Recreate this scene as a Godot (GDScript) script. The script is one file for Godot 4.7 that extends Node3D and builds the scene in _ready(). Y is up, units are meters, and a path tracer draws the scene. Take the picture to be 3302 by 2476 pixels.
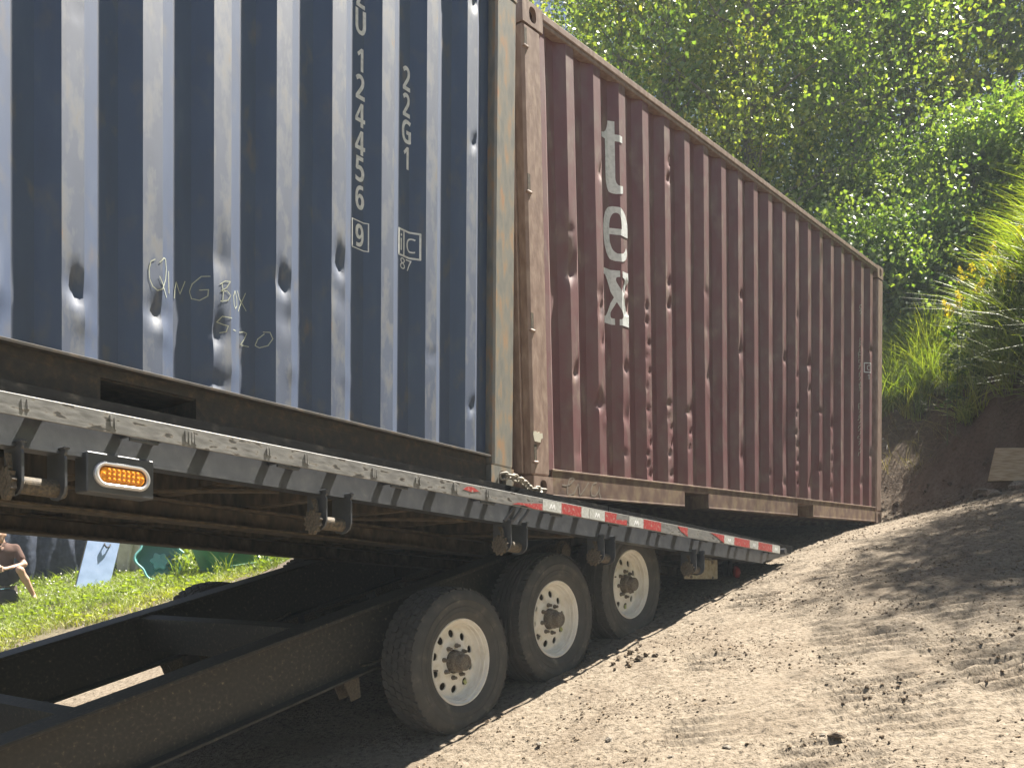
extends Node3D
# Frame used below: x along the trailer towards its rear, y up, z towards the camera, metres.
# Its origin is the lower rear corner of the dark blue container. WB tips that frame so that gravity is the world's y.

var WB := Transform3D(Basis(Vector3(0, 0, 1), deg_to_rad(-5.0)), Vector3.ZERO)
var SUN := Vector3(0.47, 1.0, 0.15)
var rng := RandomNumberGenerator.new()
var M := {}
var taken := {}
var CAM := Vector3(-3.8035, -0.7258, 3.0177)
var nz := FastNoiseLite.new()
var nz2 := FastNoiseLite.new()


func _ready() -> void:
	rng.seed = 20240817
	nz.seed = 5
	nz.noise_type = FastNoiseLite.TYPE_SIMPLEX_SMOOTH
	nz.frequency = 1.0
	nz.fractal_octaves = 3
	nz2.seed = 11
	nz2.noise_type = FastNoiseLite.TYPE_SIMPLEX_SMOOTH
	nz2.frequency = 1.0
	nz2.fractal_octaves = 1
	make_camera()
	make_light()
	make_materials()
	make_terrain()
	make_trailer()
	make_blue_container()
	make_red_container()
	make_chain()
	make_bank_things()
	make_yard_things()
	make_person()
	make_trees()
	make_meadow()
	make_gravel()


func make_camera() -> void:
	var c := Camera3D.new()
	c.name = "camera"
	c.projection = Camera3D.PROJECTION_FRUSTUM
	c.near = 0.05
	c.far = 600.0
	c.size = 0.05 * 2.0 * 1238.0 / 3051.68
	c.frustum_offset = Vector2(-0.01258, 0.28305) * 0.05
	var b := Basis(Vector3(0.6120, 0.0079, 0.7908), Vector3(0.0095, 0.9998, -0.0174), Vector3(-0.7908, 0.0182, 0.6118)).orthonormalized()
	c.transform = WB * Transform3D(b, CAM)
	add_child(c)
	c.current = true


func make_light() -> void:
	var e := Environment.new()
	e.background_mode = Environment.BG_SKY
	var sky := Sky.new()
	var sm := ProceduralSkyMaterial.new()
	sm.sky_top_color = Color(0.34, 0.54, 0.88)
	sm.sky_horizon_color = Color(0.80, 0.86, 0.92)
	sm.sky_curve = 0.14
	sm.ground_bottom_color = Color(0.38, 0.34, 0.28)
	sm.ground_horizon_color = Color(0.60, 0.62, 0.58)
	sm.sun_angle_max = 2.0
	sm.sky_energy_multiplier = 0.33
	sm.ground_energy_multiplier = 0.3
	sky.sky_material = sm
	e.sky = sky
	e.tonemap_mode = Environment.TONE_MAPPER_LINEAR
	e.tonemap_exposure = 4.4
	e.fog_enabled = true
	e.fog_density = 0.0026
	e.fog_light_color = Color(0.86, 0.91, 0.95)
	e.sdfgi_enabled = true
	e.ssao_enabled = true
	e.ssil_enabled = true
	var we := WorldEnvironment.new()
	we.name = "world_environment"
	we.environment = e
	add_child(we)
	var s := DirectionalLight3D.new()
	s.name = "sun"
	s.light_energy = 1.6
	s.light_color = Color(1.0, 0.972, 0.925)
	s.light_angular_distance = 0.53
	s.shadow_enabled = true
	add_child(s)
	s.look_at_from_position(Vector3.ZERO, -(WB.basis * SUN.normalized()), Vector3.UP)


# ---------------------------------------------------------------- helpers: names, things, parts

func numbered(n: String) -> String:
	if not taken.has(n):
		taken[n] = 0
		return n
	taken[n] += 1
	return "%s_%03d" % [n, taken[n]]


func tag(o: Node, label: String, category: String, group := "", kind := "") -> Node:
	if label != "":
		o.set_meta("label", label)
	if category != "":
		o.set_meta("category", category)
	if group != "":
		o.set_meta("group", group)
	if kind != "":
		o.set_meta("kind", kind)
	return o


func thing(called: String, label: String, category: String, xf := Transform3D.IDENTITY, group := "") -> Node3D:
	var o := Node3D.new()
	o.name = numbered(called)
	add_child(o)
	o.transform = xf
	tag(o, label, category, group)
	return o


func part(called: String, mesh: Mesh, m: Material, parent: Node3D, xf := Transform3D.IDENTITY) -> MeshInstance3D:
	var o := MeshInstance3D.new()
	o.name = called
	o.mesh = mesh
	if m != null:
		o.material_override = m
	o.cast_shadow = GeometryInstance3D.SHADOW_CASTING_SETTING_ON
	o.transform = xf
	parent.add_child(o, true)
	return o


func single(called: String, mesh: Mesh, m: Material, xf: Transform3D, label: String, category: String, group := "", kind := "") -> MeshInstance3D:
	var o := part(numbered(called), mesh, m, self, xf)
	tag(o, label, category, group, kind)
	return o


func copy(o: Node3D, xf: Transform3D, called: String, label := "") -> Node3D:
	var c: Node3D = o.duplicate()
	c.name = numbered(called)
	add_child(c)
	c.transform = xf
	if label != "":
		c.set_meta("label", label)
	return c


# ---------------------------------------------------------------- helpers: shapes

func new_st() -> SurfaceTool:
	var st := SurfaceTool.new()
	st.begin(Mesh.PRIMITIVE_TRIANGLES)
	return st


func tri(st: SurfaceTool, a: Vector3, b: Vector3, c: Vector3) -> void:
	st.add_vertex(a)
	st.add_vertex(b)
	st.add_vertex(c)


func quad(st: SurfaceTool, a: Vector3, b: Vector3, c: Vector3, d: Vector3) -> void:
	tri(st, a, b, c)
	tri(st, a, c, d)


func done(st: SurfaceTool, smooth := false) -> ArrayMesh:
	if smooth:
		st.generate_normals()
	st.index()
	return st.commit()


# box from min to max corner, edges chamfered by b
func cbox(st: SurfaceTool, lo: Vector3, hi: Vector3, b := 0.0, xf := Transform3D.IDENTITY) -> void:
	if b <= 0.0:
		var p := []
		for i in 8:
			p.append(xf * Vector3(hi.x if i & 1 else lo.x, hi.y if i & 2 else lo.y, hi.z if i & 4 else lo.z))
		quad(st, p[0], p[1], p[3], p[2])
		quad(st, p[5], p[4], p[6], p[7])
		quad(st, p[4], p[0], p[2], p[6])
		quad(st, p[1], p[5], p[7], p[3])
		quad(st, p[2], p[3], p[7], p[6])
		quad(st, p[4], p[5], p[1], p[0])
		return
	var sz := hi - lo
	b = minf(b, 0.45 * minf(sz.x, minf(sz.y, sz.z)))
	var q := []   # q[corner][axis] the corner's vertex on the face across that axis
	for i in 8:
		var c := Vector3(hi.x if i & 1 else lo.x, hi.y if i & 2 else lo.y, hi.z if i & 4 else lo.z)
		var inn := Vector3(-b if i & 1 else b, -b if i & 2 else b, -b if i & 4 else b)
		q.append([xf * (c + Vector3(0, inn.y, inn.z)), xf * (c + Vector3(inn.x, 0, inn.z)), xf * (c + Vector3(inn.x, inn.y, 0))])
	var faces := [[2, [0, 1, 3, 2]], [2, [5, 4, 6, 7]], [0, [4, 0, 2, 6]], [0, [1, 5, 7, 3]], [1, [2, 3, 7, 6]], [1, [4, 5, 1, 0]]]
	for f in faces:
		var a: int = f[0]
		var n: Array = f[1]
		quad(st, q[n[0]][a], q[n[1]][a], q[n[2]][a], q[n[3]][a])
	for i in 8:
		for ax in 3:
			var j := i ^ (1 << ax)
			if j > i:
				var a1 := (ax + 1) % 3
				var a2 := (ax + 2) % 3
				quad(st, q[i][a1], q[j][a1], q[j][a2], q[i][a2])
		tri(st, q[i][0], q[i][1], q[i][2])


func bx(lo: Vector3, hi: Vector3, b := 0.0) -> ArrayMesh:
	var st := new_st()
	cbox(st, lo, hi, b)
	return done(st)


# convex outline in the x-y plane, pushed from z0 to z1
func prism(st: SurfaceTool, pts: PackedVector2Array, z0: float, z1: float, xf := Transform3D.IDENTITY) -> void:
	var idx := Geometry2D.triangulate_polygon(pts)
	for k in range(0, idx.size(), 3):
		for z in [z0, z1]:
			tri(st, xf * Vector3(pts[idx[k]].x, pts[idx[k]].y, z), xf * Vector3(pts[idx[k + 1]].x, pts[idx[k + 1]].y, z), xf * Vector3(pts[idx[k + 2]].x, pts[idx[k + 2]].y, z))
	for k in pts.size():
		var a := pts[k]
		var b := pts[(k + 1) % pts.size()]
		quad(st, xf * Vector3(a.x, a.y, z0), xf * Vector3(b.x, b.y, z0), xf * Vector3(b.x, b.y, z1), xf * Vector3(a.x, a.y, z1))


func tube(st: SurfaceTool, path: PackedVector3Array, radii: Array, sides := 8, closed := false) -> void:
	var n := path.size()
	var rings := []
	var up := Vector3(0.31, 0.87, 0.39)
	for i in n:
		var d: Vector3
		if closed:
			d = path[(i + 1) % n] - path[(i + n - 1) % n]
		else:
			d = path[mini(i + 1, n - 1)] - path[maxi(i - 1, 0)]
		d = d.normalized()
		var u := d.cross(up)
		if u.length() < 0.05:
			u = d.cross(Vector3(1, 0, 0))
		u = u.normalized()
		up = u.cross(d)
		var v := d.cross(u)
		var r: float = radii[mini(i, radii.size() - 1)]
		var ring := PackedVector3Array()
		for k in sides:
			var a := TAU * k / sides
			ring.append(path[i] + (u * cos(a) + v * sin(a)) * r)
		rings.append(ring)
	var last := n if closed else n - 1
	for i in last:
		var a: PackedVector3Array = rings[i]
		var b: PackedVector3Array = rings[(i + 1) % n]
		for k in sides:
			var k2 := (k + 1) % sides
			quad(st, a[k], b[k], b[k2], a[k2])
	if not closed:
		for e in [0, n - 1]:
			var ring: PackedVector3Array = rings[e]
			for k in range(1, sides - 1):
				if e == 0:
					tri(st, ring[0], ring[k], ring[k + 1])
				else:
					tri(st, ring[0], ring[k + 1], ring[k])


func rod(a: Vector3, b: Vector3, r: float, sides := 10) -> ArrayMesh:
	var st := new_st()
	tube(st, PackedVector3Array([a, b]), [r], sides)
	return done(st)


# profile of (radius, height) turned about the z axis; smooth groups change at sharp bends
func lathe(st: SurfaceTool, prof: PackedVector2Array, segs: int, xf := Transform3D.IDENTITY, sharp := 0.6) -> void:
	var g := 0
	for i in prof.size() - 1:
		if i > 0:
			var d0 := (prof[i] - prof[i - 1]).normalized()
			var d1 := (prof[i + 1] - prof[i]).normalized()
			if d0.dot(d1) < cos(sharp):
				g = (g + 1) % 8
		st.set_smooth_group(g)
		for k in segs:
			var a0 := TAU * k / segs
			var a1 := TAU * (k + 1) / segs
			var p := prof[i]
			var q := prof[i + 1]
			var v0 := xf * Vector3(p.x * cos(a0), p.x * sin(a0), p.y)
			var v1 := xf * Vector3(p.x * cos(a1), p.x * sin(a1), p.y)
			var v2 := xf * Vector3(q.x * cos(a1), q.x * sin(a1), q.y)
			var v3 := xf * Vector3(q.x * cos(a0), q.x * sin(a0), q.y)
			if p.x > 1e-5:
				tri(st, v0, v1, v2) if q.x > 1e-5 else tri(st, v0, v1, v2)
			if q.x > 1e-5:
				tri(st, v0, v2, v3)


func lathe_mesh(prof: Array, segs: int, xf := Transform3D.IDENTITY) -> ArrayMesh:
	var st := new_st()
	lathe(st, PackedVector2Array(prof), segs, xf)
	return done(st, true)


# splits triangles until they are small in x and y and lays them on z = f(x, y)
func drape(st: SurfaceTool, tris: PackedVector3Array, step: float, f: Callable, lift: float) -> void:
	var stack := []
	for k in range(0, tris.size(), 3):
		stack.append([tris[k], tris[k + 1], tris[k + 2]])
	while not stack.is_empty():
		var t: Array = stack.pop_back()
		var worst := -1
		var most := step
		for e in 3:
			var d: float = absf(t[e].x - t[(e + 1) % 3].x)
			if d > most:
				most = d
				worst = e
		if worst >= 0:
			var a: Vector3 = t[worst]
			var b: Vector3 = t[(worst + 1) % 3]
			var c: Vector3 = t[(worst + 2) % 3]
			var m := (a + b) / 2.0
			stack.append([a, m, c])
			stack.append([m, b, c])
			continue
		var o := []
		for v in t:
			o.append(Vector3(v.x, v.y, f.call(v.x, v.y) + lift))
		tri(st, o[0], o[1], o[2])


func text_tris(s: String, font_name: String, height: float, at: Vector2, stretch := 1.0, weight := 400) -> PackedVector3Array:
	var tm := TextMesh.new()
	var f := SystemFont.new()
	f.font_names = PackedStringArray([font_name])
	f.font_weight = weight
	tm.font = f
	tm.font_size = 64
	tm.pixel_size = 0.01
	tm.depth = 0.0
	tm.curve_step = 0.8
	tm.text = s
	var arr := tm.get_mesh_arrays()
	var v: PackedVector3Array = arr[Mesh.ARRAY_VERTEX]
	var ix: PackedInt32Array = arr[Mesh.ARRAY_INDEX]
	var lo := Vector2(1e9, 1e9)
	var hi := Vector2(-1e9, -1e9)
	for p in v:
		lo = Vector2(minf(lo.x, p.x), minf(lo.y, p.y))
		hi = Vector2(maxf(hi.x, p.x), maxf(hi.y, p.y))
	var k := height / (hi.y - lo.y)
	var out := PackedVector3Array()
	for i in ix:
		var p := v[i]
		out.append(Vector3(at.x + (p.x - (lo.x + hi.x) / 2.0) * k * stretch, at.y + (p.y - lo.y) * k, 0))
	return out


func stroke_tris(pts: Array, w: float) -> PackedVector3Array:
	var out := PackedVector3Array()
	for i in pts.size() - 1:
		var a: Vector2 = pts[i]
		var b: Vector2 = pts[i + 1]
		var n := (b - a).orthogonal().normalized() * w / 2.0
		var e := (b - a).normalized() * w * 0.3
		var q := [a - n - e, a + n - e, b + n + e, b - n + e]
		for k in [0, 1, 2, 0, 2, 3]:
			out.append(Vector3(q[k].x, q[k].y, 0))
	return out


# ---------------------------------------------------------------- materials

func lin(r: float, g: float, b: float) -> Color:
	return Color(r, g, b).linear_to_srgb()


# ramp: [offset, r, g, b] in linear light
func ntex(ramp: Array, freq: float, octaves := 4, sd := 1, size := 512, kind := FastNoiseLite.TYPE_SIMPLEX_SMOOTH, gain := 0.5, normalize := true) -> NoiseTexture2D:
	var t := NoiseTexture2D.new()
	t.width = size
	t.height = size
	t.seamless = true
	t.seamless_blend_skirt = 0.2
	t.normalize = normalize
	var n := FastNoiseLite.new()
	n.noise_type = kind
	n.seed = sd
	n.frequency = freq
	n.fractal_type = FastNoiseLite.FRACTAL_FBM
	n.fractal_octaves = octaves
	n.fractal_gain = gain
	t.noise = n
	if not ramp.is_empty():
		var g := Gradient.new()
		var offs := PackedFloat32Array()
		var cols := PackedColorArray()
		for r in ramp:
			offs.append(r[0])
			var c := lin(r[1], r[2], r[3])
			if r.size() > 4:
				c.a = r[4]
			cols.append(c)
		g.offsets = offs
		g.colors = cols
		t.color_ramp = g
	return t


func mat(c: Color, rough := 0.8, metal := 0.0, spec := 0.5) -> StandardMaterial3D:
	var m := StandardMaterial3D.new()
	m.albedo_color = c
	m.roughness = rough
	m.metallic = metal
	m.metallic_specular = spec
	return m


func tmat(tex: Texture2D, scale: Vector3, rough := 0.8, world := false, spec := 0.5) -> StandardMaterial3D:
	var m := mat(Color.WHITE, rough, 0.0, spec)
	m.albedo_texture = tex
	m.uv1_triplanar = true
	m.uv1_world_triplanar = world
	m.uv1_triplanar_sharpness = 4.0
	m.uv1_scale = scale
	return m


func bump(m: StandardMaterial3D, tex: Texture2D, cm: float) -> StandardMaterial3D:
	m.heightmap_enabled = true
	m.heightmap_texture = tex
	m.heightmap_scale = cm
	return m


# a second layer, over the first by its own alpha (uv2 triplanar)
func over(m: StandardMaterial3D, tex: Texture2D, scale: Vector3) -> StandardMaterial3D:
	m.detail_enabled = true
	m.detail_albedo = tex
	m.detail_blend_mode = BaseMaterial3D.BLEND_MODE_MIX
	m.detail_uv_layer = BaseMaterial3D.DETAIL_UV_2
	m.uv2_triplanar = true
	m.uv2_scale = scale
	return m


func make_materials() -> void:
	var fine := ntex([], 0.05, 3, 3, 512)
	var grain := ntex([], 0.12, 2, 9, 512)
	# dark blue container paint: chalky, streaked down the sheet
	var blue_t := ntex([[0.0, 0.010, 0.030, 0.082], [0.45, 0.013, 0.038, 0.102], [0.75, 0.019, 0.045, 0.110], [1.0, 0.042, 0.070, 0.125]], 0.02, 5, 21)
	var scuff_t := ntex([[0.0, 0.3, 0.27, 0.2, 0.0], [0.60, 0.3, 0.27, 0.2, 0.0], [0.72, 0.26, 0.22, 0.15, 0.45], [1.0, 0.30, 0.17, 0.08, 0.8]], 0.015, 5, 33)
	M.blue = over(tmat(blue_t, Vector3(0.9, 0.22, 0.9), 0.6, false, 1.0), ntex([[0.0, 0.1, 0.09, 0.07, 0.0], [0.62, 0.1, 0.09, 0.07, 0.0], [0.8, 0.10, 0.09, 0.06, 0.35], [1.0, 0.16, 0.09, 0.05, 0.6]], 0.018, 5, 8), Vector3(1.1, 0.5, 1.1))
	bump(M.blue, fine, 0.03)
	M.blue.clearcoat_enabled = true
	M.blue.clearcoat = 1.0
	M.blue.clearcoat_roughness = 0.55
	var chalk_t := ntex([[0.0, 0.10, 0.12, 0.15, 0.0], [0.50, 0.10, 0.12, 0.15, 0.0], [0.60, 0.11, 0.125, 0.15, 0.4], [0.76, 0.15, 0.155, 0.155, 0.55], [0.88, 0.15, 0.14, 0.115, 0.55], [0.94, 0.20, 0.12, 0.06, 0.6], [1.0, 0.28, 0.11, 0.04, 0.85]], 0.011, 6, 27, 1024, FastNoiseLite.TYPE_SIMPLEX_SMOOTH, 0.6)
	M.blue_ridge = over(tmat(blue_t, Vector3(0.9, 0.22, 0.9), 0.6, false, 1.0), chalk_t, Vector3(0.9, 0.35, 0.9))
	bump(M.blue_ridge, fine, 0.04)
	M.blue_ridge.clearcoat_enabled = true
	M.blue_ridge.clearcoat = 1.0
	M.blue_ridge.clearcoat_roughness = 0.55
	var post_t := ntex([[0.0, 0.13, 0.13, 0.12], [0.45, 0.20, 0.19, 0.16], [0.62, 0.25, 0.20, 0.14], [0.8, 0.33, 0.20, 0.11], [1.0, 0.36, 0.15, 0.06]], 0.02, 5, 41)
	M.blue_post = bump(tmat(post_t, Vector3(1.6, 0.5, 1.6), 0.5, false, 0.8), fine, 0.04)
	var rail_t := ntex([[0.0, 0.032, 0.030, 0.028], [0.45, 0.050, 0.043, 0.036], [0.7, 0.075, 0.058, 0.042], [1.0, 0.15, 0.10, 0.06]], 0.03, 6, 44, 512, FastNoiseLite.TYPE_SIMPLEX_SMOOTH, 0.62)
	M.blue_rail = bump(tmat(rail_t, Vector3(1.1, 1.1, 1.1), 0.8), fine, 0.05)
	# red container
	var red_t := ntex([[0.0, 0.105, 0.014, 0.016], [0.4, 0.138, 0.028, 0.030], [0.65, 0.142, 0.046, 0.044], [0.87, 0.15, 0.068, 0.062], [1.0, 0.19, 0.115, 0.095]], 0.02, 5, 51)
	M.red = over(tmat(red_t, Vector3(0.5, 0.28, 0.5), 0.6, false, 1.0), ntex([[0.0, 0.14, 0.085, 0.07, 0.0], [0.52, 0.14, 0.085, 0.07, 0.0], [0.66, 0.15, 0.09, 0.075, 0.4], [0.82, 0.21, 0.14, 0.11, 0.65], [1.0, 0.27, 0.19, 0.13, 0.8]], 0.016, 6, 52), Vector3(0.9, 0.4, 0.9))
	bump(M.red, fine, 0.04)
	M.red_ridge = M.red
	for k in [M.red]:
		k.clearcoat_enabled = true
		k.clearcoat = 0.8
		k.clearcoat_roughness = 0.55
	var red_post_t := ntex([[0.0, 0.19, 0.115, 0.085], [0.4, 0.25, 0.165, 0.125], [0.7, 0.31, 0.215, 0.165], [1.0, 0.40, 0.30, 0.22]], 0.022, 5, 57)
	M.red_post = bump(tmat(red_post_t, Vector3(1.6, 0.6, 1.6), 0.55, false, 0.8), fine, 0.07)
	var red_rail_t := ntex([[0.0, 0.085, 0.05, 0.038], [0.4, 0.14, 0.085, 0.06], [0.62, 0.19, 0.13, 0.085], [0.8, 0.22, 0.16, 0.10], [1.0, 0.17, 0.07, 0.045]], 0.02, 5, 59)
	M.red_rail = bump(tmat(red_rail_t, Vector3(0.7, 0.5, 1.2), 0.7), fine, 0.05)
	M.letter = tmat(ntex([[0.0, 0.60, 0.62, 0.60], [0.6, 0.78, 0.80, 0.78], [1.0, 0.84, 0.85, 0.83]], 0.03, 4, 61), Vector3(2, 2, 2), 0.6)
	M.chalk = tmat(ntex([[0.0, 0.22, 0.25, 0.20], [0.5, 0.42, 0.45, 0.36], [1.0, 0.55, 0.57, 0.45]], 0.06, 3, 63), Vector3(8, 8, 8), 0.95)
	# trailer
	var black_t := ntex([[0.0, 0.008, 0.008, 0.009], [0.6, 0.013, 0.013, 0.013], [0.8, 0.025, 0.024, 0.022], [1.0, 0.06, 0.054, 0.044]], 0.02, 5, 71)
	M.black = bump(tmat(black_t, Vector3(1.0, 1.6, 1.6), 0.8, false, 0.2), fine, 0.03)
	var side_t := ntex([[0.0, 0.030, 0.034, 0.041], [0.5, 0.044, 0.049, 0.058], [0.85, 0.062, 0.066, 0.072], [1.0, 0.15, 0.145, 0.135]], 0.02, 5, 73)
	M.side = bump(tmat(side_t, Vector3(1.2, 1.2, 1.2), 0.45, false, 0.9), fine, 0.03)
	var mud_t := ntex([[0.0, 0.035, 0.029, 0.021], [0.35, 0.06, 0.048, 0.033], [0.6, 0.085, 0.066, 0.043], [1.0, 0.15, 0.115, 0.072]], 0.02, 6, 75)
	M.mud = bump(tmat(mud_t, Vector3(1.5, 0.7, 1.5), 0.9), grain, 0.05)
	var rail2_t := ntex([[0.0, 0.12, 0.118, 0.112], [0.45, 0.19, 0.187, 0.178], [0.66, 0.24, 0.236, 0.222], [0.72, 0.20, 0.175, 0.145], [0.76, 0.05, 0.045, 0.040], [1.0, 0.03, 0.028, 0.026]], 0.02, 5, 77)
	M.rub = bump(tmat(rail2_t, Vector3(0.9, 2.5, 1.0), 0.4, false, 0.9), ntex([], 0.03, 4, 78), 0.06)
	M.tape_red = tmat(ntex([[0.0, 0.34, 0.045, 0.045], [0.6, 0.42, 0.075, 0.07], [0.72, 0.44, 0.14, 0.12], [0.76, 0.36, 0.32, 0.28], [1.0, 0.40, 0.37, 0.33]], 0.03, 4, 81), Vector3(3, 3, 3), 0.35)
	M.tape_white = tmat(ntex([[0.0, 0.36, 0.36, 0.33], [0.6, 0.50, 0.51, 0.48], [1.0, 0.60, 0.61, 0.58]], 0.03, 4, 82), Vector3(3, 3, 3), 0.35)
	M.tape_mark = mat(lin(0.85, 0.86, 0.86), 0.4)
	M.frame = bump(tmat(ntex([[0.0, 0.026, 0.025, 0.022], [0.62, 0.038, 0.035, 0.030], [0.80, 0.060, 0.053, 0.040], [0.9, 0.13, 0.11, 0.07], [1.0, 0.22, 0.185, 0.115]], 0.07, 5, 85), Vector3(1.0, 1.0, 1.0), 0.6), grain, 0.05)
	M.frame_top = M.frame
	M.steel = tmat(ntex([[0.0, 0.05, 0.043, 0.035], [0.5, 0.11, 0.09, 0.065], [1.0, 0.21, 0.16, 0.10]], 0.03, 5, 88), Vector3(4, 4, 4), 0.75)
	M.chain = tmat(ntex([[0.0, 0.10, 0.09, 0.07], [0.5, 0.24, 0.21, 0.16], [1.0, 0.42, 0.38, 0.30]], 0.03, 4, 89), Vector3(6, 6, 6), 0.6, false, 0.8)
	var tyre_t := ntex([[0.0, 0.058, 0.058, 0.057], [0.6, 0.074, 0.072, 0.069], [0.72, 0.085, 0.081, 0.075], [0.85, 0.11, 0.104, 0.092], [1.0, 0.18, 0.17, 0.145]], 0.012, 5, 91)
	M.tyre = bump(tmat(tyre_t, Vector3(1.6, 1.6, 1.6), 0.85), grain, 0.03)
	M.rim = tmat(ntex([[0.0, 0.60, 0.55, 0.46], [0.25, 0.72, 0.69, 0.62], [0.5, 0.79, 0.77, 0.72], [1.0, 0.83, 0.82, 0.79]], 0.010, 5, 93), Vector3(2.2, 2.2, 2.2), 0.4)
	M.hub = tmat(ntex([[0.0, 0.07, 0.058, 0.047], [0.5, 0.15, 0.13, 0.105], [1.0, 0.26, 0.23, 0.19]], 0.03, 4, 95), Vector3(5, 5, 5), 0.7)
	M.dark_hole = M.steel
	M.chrome = mat(lin(0.72, 0.71, 0.70), 0.28, 0.6)
	var am := mat(lin(0.95, 0.36, 0.025), 0.18, 0.0, 0.8)
	am.backlight_enabled = true
	am.backlight = Color(0.5, 0.25, 0.05)
	M.amber = am
	M.plate = tmat(ntex([[0.0, 0.20, 0.17, 0.11], [0.5, 0.32, 0.28, 0.20], [1.0, 0.42, 0.38, 0.29]], 0.02, 4, 97), Vector3(2, 2, 2), 0.85)
	M.red_lens = mat(lin(0.30, 0.02, 0.015), 0.4)
	# ground
	var dirt_t := ntex([[0.0, 0.034, 0.027, 0.020], [0.26, 0.075, 0.061, 0.045], [0.36, 0.155, 0.126, 0.092], [0.55, 0.192, 0.158, 0.119], [0.75, 0.225, 0.188, 0.145], [1.0, 0.28, 0.242, 0.192]], 0.034, 5, 101, 1024, FastNoiseLite.TYPE_SIMPLEX_SMOOTH, 0.8)
	M.ground = tmat(dirt_t, Vector3(0.55, 0.55, 0.55), 0.95, true, 0.3)
	M.ground.vertex_color_use_as_albedo = true
	bump(M.ground, ntex([], 0.036, 5, 103, 1024, FastNoiseLite.TYPE_SIMPLEX_SMOOTH, 0.75), 0.95)
	M.clod = tmat(ntex([[0.0, 0.05, 0.037, 0.026], [0.5, 0.12, 0.09, 0.06], [1.0, 0.24, 0.19, 0.13]], 0.03, 4, 105), Vector3(3, 3, 3), 0.95, true)
	M.clod.vertex_color_use_as_albedo = true
	M.stone = bump(tmat(ntex([[0.0, 0.13, 0.11, 0.09], [0.5, 0.24, 0.21, 0.17], [1.0, 0.38, 0.34, 0.28]], 0.03, 5, 107), Vector3(3, 3, 3), 0.9), grain, 0.5)
	# plants: colours come with each leaf
	M.leaf = mat(Color.WHITE, 0.34, 0.0, 0.7)
	M.leaf.vertex_color_use_as_albedo = true
	M.leaf.backlight_enabled = true
	M.leaf.backlight = Color(0.95, 1.0, 0.45)
	M.leaf.cull_mode = BaseMaterial3D.CULL_DISABLED
	M.grass = M.leaf.duplicate()
	M.grass.roughness = 0.5
	M.bark = bump(tmat(ntex([[0.0, 0.08, 0.07, 0.06], [0.5, 0.22, 0.205, 0.18], [1.0, 0.40, 0.385, 0.35]], 0.03, 5, 111), Vector3(2, 0.6, 2), 0.9), grain, 0.8)
	# things in the yard
	M.ply = tmat(ntex([[0.0, 0.30, 0.20, 0.11], [0.5, 0.46, 0.33, 0.20], [1.0, 0.56, 0.43, 0.29]], 0.02, 5, 113), Vector3(0.5, 3.0, 2.0), 0.85)
	M.ply_edge = tmat(ntex([[0.0, 0.05, 0.035, 0.022], [1.0, 0.17, 0.12, 0.07]], 0.05, 3, 114), Vector3(1, 8, 8), 0.9)
	M.white_panel = tmat(ntex([[0.0, 0.32, 0.44, 0.66], [0.6, 0.40, 0.53, 0.78], [1.0, 0.46, 0.58, 0.82]], 0.008, 4, 115), Vector3(1, 1, 1), 0.35)
	M.moss_edge = tmat(ntex([[0.0, 0.05, 0.045, 0.03], [0.5, 0.22, 0.20, 0.14], [1.0, 0.40, 0.38, 0.30]], 0.03, 5, 116), Vector3(3, 3, 3), 0.9)
	M.cream = tmat(ntex([[0.0, 0.42, 0.40, 0.33], [0.6, 0.58, 0.56, 0.48], [1.0, 0.64, 0.62, 0.55]], 0.01, 4, 117), Vector3(1, 1, 1), 0.45)
	M.teal = mat(lin(0.05, 0.22, 0.20), 0.4)
	M.teal_rim = mat(lin(0.16, 0.42, 0.40), 0.4)
	M.green_plastic = tmat(ntex([[0.0, 0.012, 0.13, 0.05], [0.6, 0.02, 0.20, 0.08], [1.0, 0.035, 0.24, 0.10]], 0.01, 4, 118), Vector3(1, 1, 1), 0.4)
	M.tarp = bump(tmat(ntex([[0.0, 0.012, 0.016, 0.026], [0.6, 0.024, 0.032, 0.052], [1.0, 0.05, 0.06, 0.085]], 0.015, 4, 119), Vector3(1, 1, 1), 0.75, false, 0.3), ntex([], 0.01, 3, 120), 1.0)
	M.old_wood = bump(tmat(ntex([[0.0, 0.035, 0.028, 0.022], [0.5, 0.09, 0.075, 0.06], [1.0, 0.19, 0.16, 0.13]], 0.02, 4, 121), Vector3(4, 0.4, 4), 0.9), grain, 0.4)
	M.pale_wood = tmat(ntex([[0.0, 0.16, 0.13, 0.09], [0.5, 0.32, 0.27, 0.20], [1.0, 0.45, 0.40, 0.32]], 0.02, 4, 122), Vector3(4, 0.5, 4), 0.9)
	M.grey_plastic = mat(lin(0.16, 0.17, 0.17), 0.7)
	M.galv = mat(lin(0.22, 0.22, 0.22), 0.5, 0.4)
	M.skin = mat(lin(0.48, 0.30, 0.215), 0.55)
	M.skin.subsurf_scatter_enabled = true
	M.skin.subsurf_scatter_strength = 0.1
	M.shirt = tmat(ntex([[0.0, 0.075, 0.040, 0.030], [0.6, 0.10, 0.056, 0.043], [1.0, 0.125, 0.074, 0.058]], 0.04, 4, 123), Vector3(4, 4, 4), 0.95)
	M.shorts = tmat(ntex([[0.0, 0.012, 0.013, 0.018], [1.0, 0.032, 0.034, 0.042]], 0.04, 4, 124), Vector3(4, 4, 4), 0.95)
	M.hair = mat(lin(0.045, 0.026, 0.015), 0.7)
	M.lip = mat(lin(0.30, 0.12, 0.09), 0.5)
	M.bag = tmat(ntex([[0.0, 0.008, 0.008, 0.010], [1.0, 0.03, 0.03, 0.034]], 0.03, 4, 125), Vector3(4, 4, 4), 0.8)
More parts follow.
